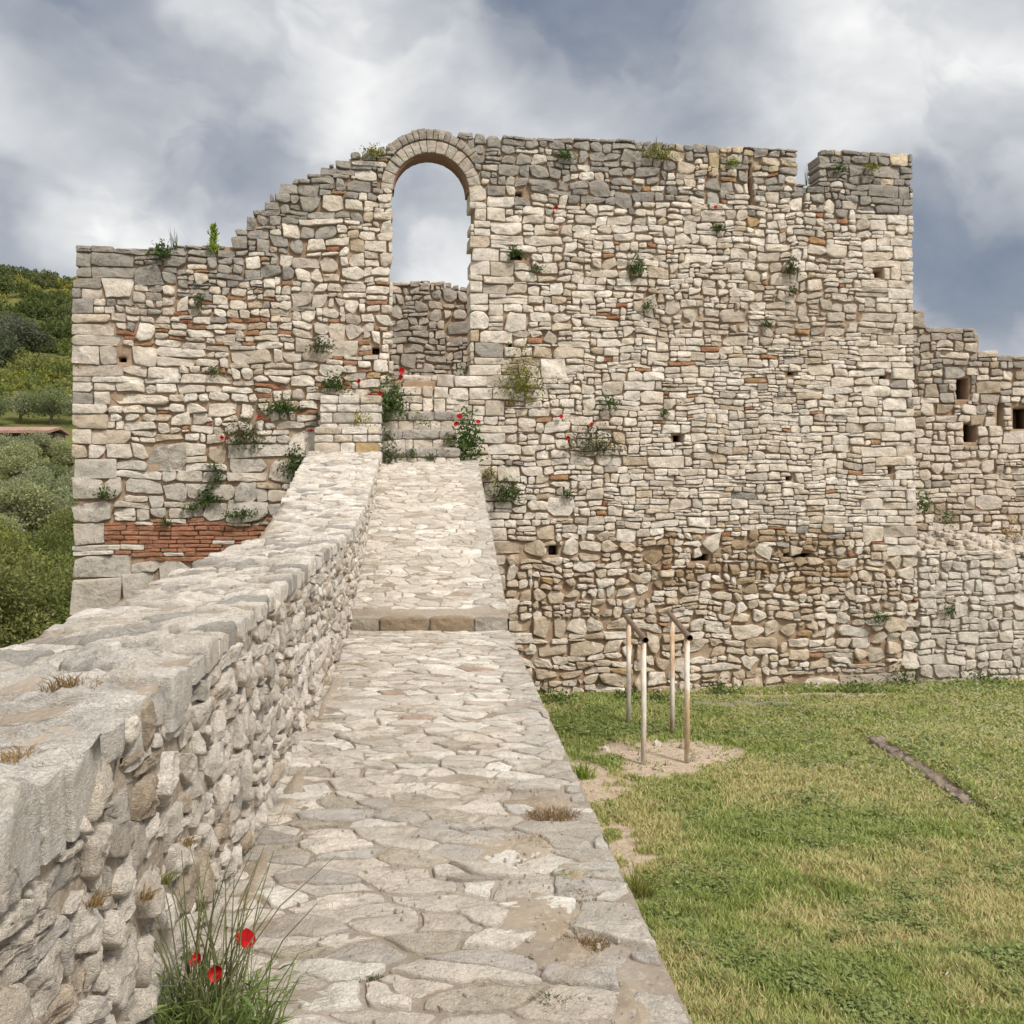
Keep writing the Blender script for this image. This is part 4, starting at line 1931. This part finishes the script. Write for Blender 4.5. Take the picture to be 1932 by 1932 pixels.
    tile = plain_mat('roof_tile', (.34, .20, .155), (.26, .15, .115), 1.2, .85, .4)
    wal = plain_mat('shed_wall', (.12, .10, .085), (.18, .15, .12), 1, .9, .2)
    R = MB()
    vs = [(-16, -2.2, 2.55), (9.2, -2.2, 2.55), (9.2, .8, 3.15), (-16, .8, 3.15), (9.2, 3.4, 2.6), (-16, 3.4, 2.6)]
    lo = [(x, y, z - .3) for x, y, z in vs]
    R.add(vs + lo, [(0, 1, 2, 3), (3, 2, 4, 5), (6, 7, 1, 0), (7, 8, 2, 1), (8, 10, 4, 2), (10, 11, 5, 4), (11, 9, 3, 5), (9, 6, 0, 3),
                    (9, 8, 7, 6), (11, 10, 8, 9)], [(.5, .5, .5, 0)] * 12)
    R.build('roof', tile, root, smooth=False)
    Wl = MB()
    Wl.box(-15.6, 8.8, .2, 3.0, -1.5, 2.42)
    Wl.build('wall', wal, root, smooth=False)
    for k in range(6):
        P = MB()
        P.tube([(-15.4 + k * 4.8, -1.9, -1.5), (-15.4 + k * 4.8, -1.9, 2.45)], .12, 8)
        P.build('post', wal, root)


build_hill()


# ------------------------------------------------------------------ grass, weeds and small flowers of the lawn
def strip_mesh(name, mat, V, Fc, C, label, cat):
    me = bpy.data.meshes.new(name)
    nv, nf = len(V), len(Fc)
    k = Fc.shape[1]
    me.vertices.add(nv)
    me.vertices.foreach_set('co', V.astype(np.float32).ravel())
    me.loops.add(nf * k)
    me.loops.foreach_set('vertex_index', Fc.astype(np.int32).ravel())
    me.polygons.add(nf)
    me.polygons.foreach_set('loop_start', np.arange(0, nf * k, k, dtype=np.int32))
    ca = me.color_attributes.new('Col', 'FLOAT_COLOR', 'POINT')
    ca.data.foreach_set('color', np.concatenate([C, np.zeros((nv, 1))], 1).astype(np.float32).ravel())
    me.materials.append(mat)
    me.update(calc_edges=True)
    me.validate()
    o = bpy.data.objects.new(name, me)
    COL.objects.link(o)
    tag(o, label, cat, kind='stuff')
    return o


def build_grass():
    rng = np.random.default_rng(3)
    rr = random.Random(3)
    pts, cols, hs, ws = [], [], [], []
    n = 0
    target = 420000
    wl, wc = [], []
    fl = []
    GREEN1, GREEN2, STRAW1, STRAW2 = (.20, .255, .065), (.38, .42, .145), (.56, .48, .27), (.46, .38, .19)
    while n < target:
        u = rr.random()
        d = 5.0 * (18.2 / 5.0) ** u
        x = rr.uniform(xr(d) + .02, .62 * d + .9)
        if d > 16.6 + .157 * x:
            continue
        b, dry, lush = lawn_state(x, d)
        if rr.random() < b * 1.3 - .28 - .5 * max(0, N2(x * 6, d * 6, 61)):
            continue
        clump = N2(x * 5, d * 5, 6)
        if rr.random() > .60 + .9 * clump + .2 * lush:
            continue
        if rr.random() < dry * .9 and not rr.random() < lush * .7:
            c = mixc(STRAW1, STRAW2, rr.random())
            c = mixc(c, GREEN2, rr.random() * .6)
        else:
            c = mixc(GREEN1, GREEN2, min(1, max(0, rr.random() * .8 + .35 * N2(x * 1.6, d * 1.6, 30) + .5 * N2(x * 7, d * 7, 31) - .2 * lush)))
        pts.append((x, d, lawn_z(x, d)))
        cols.append(c)
        hs.append((.025 + .05 * rr.random() ** 1.5 + .03 * lush + .05 * max(0, clump)) * (1 - .5 * b) * (.8 if d > 13 else 1.0))
        ws.append((.0045 + .003 * rr.random()) * (1 + max(0, d - 7) * .09))
        n += 1
    P = np.array(pts)
    Cc = np.array(cols)
    H = np.array(hs)[:, None]
    Wd = np.array(ws)[:, None]
    N = len(P)
    ang = rng.random(N) * 6.283
    side = np.stack([np.cos(ang), np.sin(ang) * .4, np.zeros(N)], 1)
    la = rng.random(N) * 6.283
    lean = np.stack([np.cos(la), np.sin(la), np.zeros(N)], 1) * (rng.random((N, 1)) ** .7) * H * 1.0
    upv = np.array([[0, 0, 1.0]])
    v0, v1 = P - side * Wd, P + side * Wd
    v2, v3 = P + lean * .35 + upv * H * .6 + side * Wd * .8, P + lean * .35 + upv * H * .6 - side * Wd * .8
    v4 = P + lean + upv * H
    V = np.stack([v0, v1, v2, v3, v4], 1).reshape(-1, 3)
    Cv = np.repeat(Cc, 5, 0)
    base = np.arange(N)[:, None] * 5
    q = np.concatenate([base + np.array([[0, 1, 2]]), base + np.array([[0, 2, 3]]), base + np.array([[3, 2, 4]])], 0)
    strip_mesh('grass', M_LEAF, V, q, Cv, 'short mixed green and straw grass of the lawn', 'grass')
    # broad-leaved weeds and clover
    Lv, Lf, Lc = [], [], []
    k = 0
    tries = 0
    while k < 42000 and tries < 600000:
        tries += 1
        d = 5.0 * (18.2 / 5.0) ** rr.random()
        x = rr.uniform(xr(d) + .02, .62 * d + .9)
        if d > 16.6 + .157 * x:
            continue
        b, dry, lush = lawn_state(x, d)
        m = lush * .9 + .9 * (N2(x * 1.1, d * 1.1, 50) - .12) + .5 * N2(x * 4, d * 4, 51)
        if rr.random() > m or rr.random() < b:
            continue
        a = rr.random() * 6.283
        l = rr.uniform(.016, .042) * (1 if d < 10 else 1.25)
        z = lawn_z(x, d) + rr.uniform(.012, .07)
        dx, dy = math.cos(a) * l, math.sin(a) * l
        tz = rr.uniform(-.4, .6) * l
        wx, wy = -dy * .45, dx * .45
        o = len(Lv)
        Lv += [(x, d, z), (x + dx * .5 + wx, d + dy * .5 + wy, z + tz * .6 + rr.uniform(-.3, .3) * l), (x + dx, d + dy, z + tz),
               (x + dx * .5 - wx, d + dy * .5 - wy, z + tz * .6)]
        c = mixc((.13, .175, .055), (.26, .31, .115), rr.random())
        Lc += [c] * 4
        Lf.append((o, o + 1, o + 2, o + 3))
        k += 1
    strip_mesh('clover', M_LEAF, np.array(Lv), np.array(Lf), np.array(Lc), 'dark green clover and broad-leaved weeds spread through the lawn', 'weeds')
    # tiny pale flowers, thickest on the right
    Fv, Ff, Fc = [], [], []
    k = 0
    while k < 16000:
        d = 6.0 * (17.8 / 6.0) ** rr.random()
        x = rr.uniform(xr(d) + .1, .62 * d + .9)
        if d > 16.6 + .157 * x:
            continue
        b, dry, lush = lawn_state(x, d)
        qx = .5 * N2(x * .9, d * .9, 70) + .25 * N2(x * 3, d * 3, 71) + .55 * min(1, max(0, (d - 8.5) / 3)) * min(1, max(0, (x - 1.2) / 2.5)) - .06
        if rr.random() > qx or rr.random() < b:
            continue
        z = lawn_z(x, d) + rr.uniform(.035, .085)
        r = rr.uniform(.008, .015) * (1 + max(0, d - 9) * .06)
        o = len(Fv)
        a = rr.random() * 3
        for i in range(4):
            Fv.append((x + r * math.cos(a + i * 1.5708), d + r * math.sin(a + i * 1.5708), z + r * .9 * math.cos(a * 2 + i * 1.57)))
        c = mixc((.80, .78, .58), (.75, .66, .22), rr.random() ** 2)
        Fc += [c] * 4
        Ff.append((o, o + 1, o + 2, o + 3))
        k += 1
    strip_mesh('wildflowers', M_LEAF, np.array(Fv), np.array(Ff), np.array(Fc), 'tiny pale yellow flowers sprinkled over the right of the lawn', 'flowers')


build_grass()


# ------------------------------------------------------------------ plants growing on the walls, steps and path
LEAFY = ((.035, .07, .016), (.10, .155, .035))
BRIGHT = ((.13, .20, .02), (.26, .33, .05))
YGREEN = ((.12, .14, .03), (.26, .25, .07))
DULL = ((.06, .075, .03), (.14, .15, .065))
RUST = ((.15, .095, .045), (.33, .235, .12))
DRYC = ((.24, .16, .07), (.40, .29, .15))


def poppy(M, p, r, rng, face):
    """four overlapping cupped petals"""
    p = Vector(p)
    f = Vector(face).normalized()
    a = f.orthogonal().normalized()
    b = f.cross(a)
    for k in range(4):
        t0 = k * 1.5708 + rng.uniform(-.2, .2)
        vs = [p]
        n = 5
        for ring, (rr, hh) in enumerate(((.6, .30), (1.0, .55))):
            for i in range(n):
                t = t0 + (i / (n - 1) - .5) * 2.1
                w = rr * r * rng.uniform(.85, 1.15) * (1 - .12 * (k % 2))
                vs.append(p + (a * math.cos(t) + b * math.sin(t)) * w + f * (hh * r + rng.uniform(-.16, .16) * r))
        fs = [(0, 1 + i, 2 + i) for i in range(n - 1)] + [(1 + i, 1 + n + i, 2 + n + i, 2 + i) for i in range(n - 1)]
        c = mixc((.46, .012, .012), (.33, .006, .008), rng.random())
        M.add([tuple(v) for v in vs], fs, [c] * len(vs))


def plant(name, label, cat, base, out, w, h, kind, pal, rng, n, leaf, flowers=(), frad=.036, group=None, yellow=0.0):
    """w, h: half width and height in metres; out: the way the wall faces (zero on flat ground)"""
    root = thing(name, label, cat, base, group)
    out = Vector(out)
    side = Vector((0, 0, 1)).cross(out) if out.length > 0 else Vector((1, 0, 0))
    M = MB()
    dep = min(.16, w * .7) if out.length > 0 else w
    for i in range(n):
        t = rng.random()
        if kind == 'bush':
            a = rng.gauss(0, .42)
            zz = abs(rng.gauss(0, .42)) * h if rng.random() < .85 else -rng.random() * .25 * h
            p = side * (a * w * (1.1 - .4 * min(1, zz / h))) + Vector((0, 0, zz))
            p += (out if out.length > 0 else Vector((0, 0, 0))) * (rng.random() * dep) + (Vector((0, rng.gauss(0, .4) * w, 0)) if out.length == 0 else Vector())
            d = Vector((rng.gauss(0, .7), rng.gauss(0, .7), rng.gauss(.35, .6))) + out * .5
            l = leaf * rng.uniform(.6, 1.4)
            M.leaf(p, d, l, l * .42, Vector((rng.gauss(0, 1), rng.gauss(0, 1), 1)), mixc(pal[0], pal[1], rng.random()))
        elif kind == 'sprig':
            a = rng.gauss(0, .3)
            zz = t * h
            p = side * (a * w * (1 - .6 * t)) + Vector((0, 0, zz)) + out * rng.random() * .05
            d = Vector((rng.gauss(0, .5), rng.gauss(0, .5), .8))
            l = leaf * rng.uniform(.6, 1.3)
            M.leaf(p, d, l, l * .4, Vector((rng.gauss(0, 1), rng.gauss(0, 1), 1)), mixc(pal[0], pal[1], rng.random()))
        elif kind == 'creeper':
            zz = -t * h
            a = .5 * math.sin(t * 5) + rng.gauss(0, .28)
            p = side * a * w + Vector((0, 0, zz)) + out * (.02 + rng.random() * .06)
            d = Vector((rng.gauss(0, .7), rng.gauss(0, .5), rng.gauss(-.3, .5))) + out * .5
            l = leaf * rng.uniform(.6, 1.3)
            M.leaf(p, d, l, l * .5, Vector((0, 0, 1)), mixc(pal[0], pal[1], rng.random()))
        elif kind == 'tuft':
            a = rng.random() * 6.283
            r0 = rng.random() ** .6 * w * .85
            b0 = Vector((math.cos(a) * r0, math.sin(a) * r0 * .8, -.01))
            hh = h * (.2 + .8 * rng.random() ** 1.4) * (1.25 - .6 * r0 / w)
            ln = Vector((rng.gauss(0, .5) + math.cos(a) * .5 * r0 / w, rng.gauss(0, .5) + math.sin(a) * .4 * r0 / w, 0)) * hh + out * hh * .4
            M.blade([b0, b0 + ln * .3 + Vector((0, 0, hh * .6)), b0 + ln + Vector((0, 0, hh))], leaf * rng.uniform(.7, 1.2), mixc(pal[0], pal[1], rng.random()))
        elif kind == 'wisp':
            b0 = side * rng.gauss(0, .5) * w
            e = b0 + side * rng.gauss(0, .7) * w + Vector((0, rng.gauss(0, .1), h * rng.uniform(.4, 1)))
            m = b0.lerp(e, .5) + side * rng.gauss(0, .1) * w
            M.blade([b0, m, e], leaf, mixc(pal[0], pal[1], rng.random()))
        if yellow and rng.random() < yellow:
            q = Vector(M.v[-1]) + Vector((rng.gauss(0, .03), 0, .03 + rng.random() * .04))
            M.leaf(q, Vector((rng.gauss(0, 1), -1, rng.gauss(0, 1))), .03, .03, Vector((0, 0, 1)), (.50, .42, .03))
    M.build('leaves', M_LEAF, root, smooth=False)
    for f in flowers:
        Pm = MB()
        fx = Vector(f) - Vector(base)
        sp = fx * .35 if fx.length < .6 else Vector((fx.x * .6, fx.y, fx.z * .45))
        Pm.blade([sp, sp.lerp(fx, .6) + Vector((.01, 0, .01)), fx], .008, (.07, .11, .03), Vector((1, 0, 0)))
        st = Pm.build('flower_stem', M_LEAF, root, smooth=False)
        Q = MB()
        poppy(Q, fx, frad * rng.uniform(.85, 1.2), rng, (rng.gauss(0, .5), -1, rng.gauss(.3, .5)))
        Q.build('poppy_flower', M_PETAL, root)
    return root


def build_plants():
    rng = random.Random(17)
    nrm = Vector((MAIN.n[0], MAIN.n[1], 0))

    def wp(px, py, h=.05):
        s, z = MAIN.px(px, py)
        return MAIN.F(s, z, h)
    G = 'weeds growing out of the tall wall'
    #       px   py   w   h  kind  palette n leaf label flowers yellow
    L = [
        (308, 486, 20, 24, 'bush', LEAFY, 90, .07, 'small green weed on the top edge of the left wall, left of the bright sprig', (), 0),
        (404, 480, 13, 44, 'sprig', BRIGHT, 150, .07, 'bright yellow-green upright sprig on the top edge of the left wall', (), 0),
        (704, 296, 24, 16, 'bush', YGREEN, 110, .05, 'yellow-green tuft on the left shoulder of the arch', (), .1),
        (378, 578, 12, 26, 'bush', DULL, 70, .05, 'dull weed in a crack below the bright sprig', (), 0),
        (605, 662, 26, 24, 'bush', DULL, 110, .06, 'dull green weed beside the putlog hole left of the arch', (), 0),
        (405, 706, 12, 12, 'bush', LEAFY, 50, .05, 'tiny green weed on the big squared block in the left wall', (), 0),
        (630, 735, 26, 28, 'bush', LEAFY, 170, .06, 'dark green weed with two poppies above the stone pier', ((651, 720), (678, 721)), 0),
        (530, 778, 42, 22, 'bush', LEAFY, 240, .055, 'low green cushion plant left of the stone pier', ((490, 788),), 0),
        (462, 838, 40, 42, 'bush', DULL, 240, .06, 'straggling brownish weed with poppies on the left wall', ((421, 827), (431, 828), (459, 815), (458, 826)), 0),
        (560, 893, 32, 44, 'bush', LEAFY, 260, .06, 'leafy weed in the corner where the parapet meets the wall', ((586, 815),), 0),
        (400, 870, 20, 60, 'creeper', LEAFY, 130, .06, 'green creeper trailing down the left wall, the longer one', (), 0),
        (383, 930, 34, 26, 'creeper', LEAFY, 150, .06, 'green creeper hanging over the large white blocks, the lower one', (), 0),
        (455, 975, 40, 16, 'bush', LEAFY, 130, .055, 'flat green weed over the right end of the brick band', (), 0),
        (200, 938, 18, 16, 'bush', LEAFY, 80, .055, 'small green weed near the lower left corner of the tall wall', (), 0),
        (315, 990, 10, 14, 'bush', LEAFY, 40, .05, 'tiny green weed at the top of the brick band', (), 0),
        (983, 742, 44, 78, 'bush', YGREEN, 420, .055, 'wispy yellow-flowered plant right of the archway foot', (), .25),
        (1120, 850, 60, 44, 'bush', DULL, 420, .05, 'wide olive-green plant with three poppies on the wall right of the steps', ((1068, 827), (1113, 803), (1055, 788)), .06),
        (970, 486, 14, 16, 'bush', LEAFY, 60, .07, 'dark leaves in a hole right of the arch opening', (), 0),
        (1010, 512, 12, 14, 'bush', LEAFY, 50, .05, 'small dark weed right of the arch, just below the leafy hole', (), 0),
        (1198, 515, 18, 30, 'bush', LEAFY, 110, .06, 'green weed with a pale seed stalk mid-wall right of the arch', (), .05),
        (1063, 300, 18, 16, 'bush', LEAFY, 90, .05, 'green weed near the wall top, first to the right of the arch', (), 0),
        (1238, 300, 40, 18, 'bush', YGREEN, 170, .05, 'wide yellowish weed under the wall top, below the dry stalks', (), .08),
        (1380, 314, 14, 14, 'bush', BRIGHT, 60, .05, 'small bright weed left of the arrow slit', (), 0),
        (1578, 326, 15, 20, 'bush', LEAFY, 80, .05, 'green weed on the left of the end merlon', (), 0),
        (1636, 324, 20, 12, 'bush', YGREEN, 70, .05, 'yellowish weed in the middle of the end merlon', (), 0),
        (1352, 436, 12, 14, 'bush', LEAFY, 60, .05, 'small dark weed below and left of the arrow slit', (), 0),
        (1488, 515, 17, 26, 'bush', DULL, 110, .06, 'dark bushy weed below the battlement notch', (), 0),
        (1491, 556, 10, 16, 'bush', DULL, 45, .05, 'small dark weed just under the bushy weed below the notch', (), 0),
        (1443, 618, 13, 18, 'bush', LEAFY, 60, .05, 'small green weed left of and below the bushy weed on the right wall', (), 0),
        (1220, 584, 12, 16, 'bush', LEAFY, 50, .05, 'small green weed at the left of the mortar patch', (), 0),
        (952, 940, 34, 34, 'bush', LEAFY, 230, .06, 'dark leafy weed on the wall beside the upper end of the path', (), 0),
        (922, 900, 16, 18, 'bush', YGREEN, 80, .05, 'yellowish weed on the wall beside the upper end of the path', (), .1),
        (1070, 936, 14, 14, 'bush', LEAFY, 60, .05, 'small green weed below the wide poppy plant', (), 0),
        (1148, 768, 20, 26, 'bush', LEAFY, 70, .055, 'small green weed above and right of the wide poppy plant', (), 0),
        (1250, 784, 10, 10, 'bush', LEAFY, 40, .05, 'tiny green weed mid-wall, right of the wide poppy plant', (), 0),
        (1655, 1170, 26, 18, 'bush', LEAFY, 100, .05, 'green weed low on the right end of the tall wall', (), 0),
        (1785, 1156, 16, 18, 'bush', LEAFY, 70, .05, 'green weed on the low wall at right', (), 0),
        (330, 470, 34, 42, 'wisp', DULL, 14, .010, 'thin bare stalks on the top edge of the left wall', (), 0),
        (1236, 285, 14, 38, 'wisp', DULL, 8, .010, 'thin bare stalks on the wall top right of the arch', (), 0),
        (1519, 352, 10, 44, 'wisp', DULL, 8, .009, 'thin stalks growing in the battlement notch', (), 0),
        (1048, 400, 6, 8, 'bush', DULL, 8, .03, 'lone poppy on the wall, level with the arch springing', ((1048, 396),), 0),
        (1345, 400, 6, 8, 'bush', DULL, 8, .03, 'lone poppy on the wall, below and left of the arrow slit', ((1345, 396),), 0),
    ]
    for px, py, w, h, kind, pal, n, leaf, lab, fl, yl in L:
        b = wp(px, py)
        fs = [wp(a, c, .12) for a, c in fl]
        plant('wall_plant', lab, 'plant', b, nrm if py > 470 or kind != 'wisp' else nrm * .2, w * PXM * 1.12, h * PXM * 1.1, kind, pal, rng, int(n * 1.8), leaf, fs, group=G, yellow=yl)

    def at(px, py, d):
        return ((px - 966) / FPX * d, d, (HOR - py) / FPX * d)
    # around the steps
    def flw(lst, d):
        return [at(a, b, d) for a, b in lst]
    S = 'weeds around the stone steps'
    plant('poppy_bush', 'bushy green plant with red poppies on the left of the steps', 'plant', at(738, 778, 16.25), (0, 0, 0), .30, .55, 'bush', LEAFY, rng,
          620, .075, flw([(698, 748), (716, 744), (757, 700), (758, 713)], 16.15), .042, S)
    plant('poppy_bush', 'tall green plant with red poppies on the right of the steps', 'plant', at(880, 852, 15.85), (0, 0, 0), .26, .62, 'bush', LEAFY, rng,
          620, .08, flw([(866, 787), (861, 800), (903, 797)], 15.7), .042, S)
    plant('weed', 'green weed at the right jamb inside the archway', 'plant', at(872, 735, 16.75), (0, 0, 0), .14, .40, 'bush', LEAFY, rng, 170, .07, group=S)
    plant('weed', 'dull green weed at the foot of the steps, against the pier', 'plant', at(738, 868, 15.6), (0, -1, 0), .22, .24, 'bush', DULL, rng, 190, .06,
          group=S)
    plant('weed', 'weed hanging on the left end of the second step', 'plant', at(730, 830, 15.88), (0, -1, 0), .14, .2, 'bush', DULL, rng, 110, .055, group=S)
    plant('weed', 'weed hanging below the poppy bush beside the pier', 'plant', at(722, 800, 16.2), (0, -1, 0), .09, .26, 'bush', LEAFY, rng, 110, .055, group=S)
    plant('weed', 'small grass tuft in the middle of the lowest riser', 'plant', at(812, 866, 15.6), (0, -1, 0), .10, .15, 'tuft', DULL, rng, 60, .014, group=S)
    plant('weed', 'small green tuft just left of the middle of the lowest riser', 'plant', at(778, 860, 15.6), (0, -1, 0), .07, .12, 'bush', LEAFY, rng, 50, .05, group=S)
    plant('weed', 'yellow-green weed at the right end of the second step', 'plant', at(846, 836, 15.9), (0, -1, 0), .10, .16, 'bush', YGREEN, rng, 80, .05, group=S)
    plant('weed', 'thin weed on the riser of the third step', 'plant', at(800, 802, 16.24), (0, -1, 0), .16, .10, 'bush', YGREEN, rng, 60, .045, group=S)
    plant('weed', 'pale yellow-flowered weed growing on the front of the pier', 'plant', at(682, 800, 15.78), (0, -1, 0), .16, .24, 'bush', YGREEN, rng, 130,
          .045, group=S, yellow=.2)
    plant('weed', 'green weed on the bank at the right corner of the tall wall', 'plant', at(1742, 962, 20), (0, 0, 0), .26, .42, 'bush', LEAFY, rng, 220, .07)
    plant('weed', 'green weed on the rubble bank, the smaller one', 'plant', at(1785, 985, 20.5), (0, 0, 0), .22, .22, 'bush', LEAFY, rng, 120, .06)
    plant('weed', 'dry brown weed on the far right of the rubble bank', 'plant', at(1905, 1020, 21), (0, 0, 0), .35, .5, 'bush', DRYC, rng, 200, .06)
    # foot of the tall wall and of the path
    B = 'weeds along the foot of the walls'
    for px, py, w, h, n, lab in ((1045, 1328, .38, .30, 260, 'leafy weed at the foot of the tall wall beside the path'),
                                 (1180, 1318, .25, .2, 110, 'small weed at the foot of the wall left of the exercise bars'),
                                 (1240, 1322, .2, .18, 100, 'small weed at the foot of the wall between the two exercise bars'),
                                 (1365, 1312, .3, .25, 170, 'weed at the foot of the wall right of the exercise bars'),
                                 (1700, 1292, .42, .34, 280, 'leafy weed where the tall wall meets the low wall'),
                                 (1620, 1306, .5, .2, 220, 'wide low weed near the right foot of the tall wall'),
                                 (1860, 1290, .6, .28, 260, 'wide leafy weed at the foot of the low wall')):
        x, d = lawn_px(px, py)
        d = min(d, 16.55 + .157 * x)
        plant('weed', lab, 'plant', (x, d, LAWN_Z), (0, 0, 0), w, h, 'bush', LEAFY, rng, n, .065, group=B)
    for px, py, w, h, pal, lab in ((1100, 1470, .16, .30, BRIGHT, 'bright grass clump against the path flank, the farther one'),
                                   (1205, 1700, .14, .34, YGREEN, 'bright grass clump against the path flank, the nearer one')):
        x, d = lawn_px(px, py)
        plant('grass_clump', lab, 'grass', (max(x, xr(d) + .12), d, LAWN_Z), (0, 0, 0), w, h, 'tuft', pal, rng, 160, .012, group=B)

    # tufts on the path and parapet
    P = 'tufts growing on the path'

    def on_path(px, py):
        d = 1.6 * FPX / (py - 867)
        return ((px - 966) / FPX * d, d, zpath(d))
    for px, py, w, h, pal, n, lab in ((1045, 1540, .15, .05, RUST, 700, 'brown dry tuft on the right edge of the path, the farthest'),
                                      (1000, 1588, .12, .035, DRYC, 420, 'brown dry tuft on the path, second from the farthest'),
                                      (1078, 1655, .07, .04, BRIGHT, 360, 'bright green moss tuft on the right edge of the path'),
                                      (1095, 1690, .09, .03, RUST, 400, 'brown dry tuft just in front of the bright green one'),
                                      (1105, 1782, .09, .04, RUST, 460, 'brown dry tuft on the right edge of the path, in front of a white stone'),
                                      (1040, 1895, .07, .045, DULL, 220, 'greenish tuft on the path near the lower right edge'),
                                      (700, 1845, .05, .03, DULL, 140, 'greenish tuft between the paving stones low in the middle'),
                                      (905, 1850, .06, .03, DRYC, 140, 'dry tuft beside the large flat paving stone')):
        x, d, z = on_path(px, py)
        plant('path_tuft', lab, 'tuft', (x, d, z), (0, 0, 0), w, h, 'tuft', pal, rng, n, .0045, group=P)
    for px, py, w, h, pal, n, lab in ((135, 1285, .09, .05, RUST, 260, 'rusty brown dry tuft on top of the parapet, the larger one'),
                                      (45, 1410, .06, .03, DRYC, 130, 'small dry tuft on top of the parapet near its near end')):
        d = .60 * FPX / (py - 867)
        x = (px - 966) / FPX * d
        plant('parapet_tuft', lab, 'tuft', (x, d, lerp_tab(PT_IN, d) - .01), (0, 0, 0), w, h, 'tuft', pal, rng, n, .004, group='tufts on the parapet')
    for px, py, lab, pal in ((287, 1660, 'spiky yellow-green tuft sticking out of the parapet face', YGREEN),
                             (150, 1700, 'reddish dry tuft in the parapet face, nearer the camera', DRYC),
                             (250, 1690, 'reddish dry tuft in the parapet face, left of the spiky one', DRYC),
                             (330, 1590, 'dry tuft high in the parapet face', DRYC)):
        # intersect the view ray with the inner face of the parapet
        t = (px - 966) / FPX
        d = -HALF / (t - PDIR)
        plant('parapet_tuft', lab, 'tuft', (t * d + .03, d, (HOR - py) / FPX * d), (1, 0, 0), .022, .05, 'tuft', pal, rng, 60, .004, group='tufts on the parapet')

    # poppy clump in the foreground, at the foot of the parapet
    bx, by = -.80, 2.72
    bz = zpath(by)
    root = thing('poppy_clump', 'clump of thin grassy stems with red poppies at the foot of the parapet', 'plant', (bx, by, bz))
    M = MB()
    for i in range(620):
        a = rng.random() * 6.283
        r0 = rng.random() ** .6 * .17
        b0 = Vector((math.cos(a) * r0, math.sin(a) * r0, -.02))
        hh = rng.uniform(.10, .30)
        ln = Vector((rng.gauss(.02, .35), rng.gauss(0, .3), 0)) * hh * 1.3
        M.blade([b0, b0 + ln * .25 + Vector((0, 0, hh * .5)), b0 + ln * .6 + Vector((0, 0, hh * .85)), b0 + ln * 1.15 + Vector((0, 0, hh * .95))],
                rng.uniform(.003, .007), mixc((.085, .13, .03), (.21, .27, .08), rng.random()))
    for i in range(170):
        a = rng.random() * 6.283
        r0 = rng.random() ** .6 * .17
        p = Vector((math.cos(a) * r0, math.sin(a) * r0, rng.uniform(.01, .22)))
        M.leaf(p, Vector((math.cos(a) + rng.gauss(0, .5), math.sin(a) + rng.gauss(0, .5), rng.gauss(.5, .5))), rng.uniform(.03, .075), rng.uniform(.008, .016),
               Vector((0, 0, 1)), mixc((.08, .125, .03), (.20, .26, .085), rng.random()))
    M.build('leaves', M_LEAF, root, smooth=False)
    K = MB()
    for i in range(54):
        a = rng.random() * 6.283
        b0 = Vector((math.cos(a) * .06, math.sin(a) * .06, 0))
        hh = rng.uniform(.28, .56)
        ln = Vector((rng.gauss(.04, .27), rng.gauss(0, .2), 0)) * hh
        p1, p2, p3 = b0 + ln * .25 + Vector((0, 0, hh * .4)), b0 + ln * .6 + Vector((0, 0, hh * .75)), b0 + ln + Vector((0, 0, hh))
        c = mixc((.13, .15, .06), (.24, .24, .12), rng.random())
        K.tube([b0, p1, p2, p3], [.0026, .0022, .0018, .0009], 5, c)
        if rng.random() < .6:                # little leaves and seed heads up the stalk
            for q in range(rng.randrange(2, 7)):
                t = rng.uniform(.3, .95)
                pp = p1.lerp(p3, t)
                K.leaf(pp, Vector((rng.gauss(0, 1), rng.gauss(0, 1), .9)), rng.uniform(.015, .035), .006, Vector((0, 0, 1)), c)
    K.build('stems', M_LEAF, root, smooth=False)
    for px, py, r, f in ((460, 1774, .026, (.4, -.5, .55)), (372, 1812, .018, (-.3, -.6, .5)), (408, 1833, .022, (.1, -1, .1))):
        e = Vector(at(px, py, by - .02)) - Vector((bx, by, bz))
        F_ = MB()
        F_.tube([(0, 0, 0), (e.x * .25, e.y * .4, e.z * .55), (e.x * .7, e.y, e.z * .93), tuple(e)], .0018, 5, (.12, .14, .05))
        F_.build('flower_stem', M_LEAF, root, smooth=False)
        Q = MB()
        poppy(Q, e, r, rng, f)
        Q.build('poppy_flower', M_PETAL, root)


build_plants()
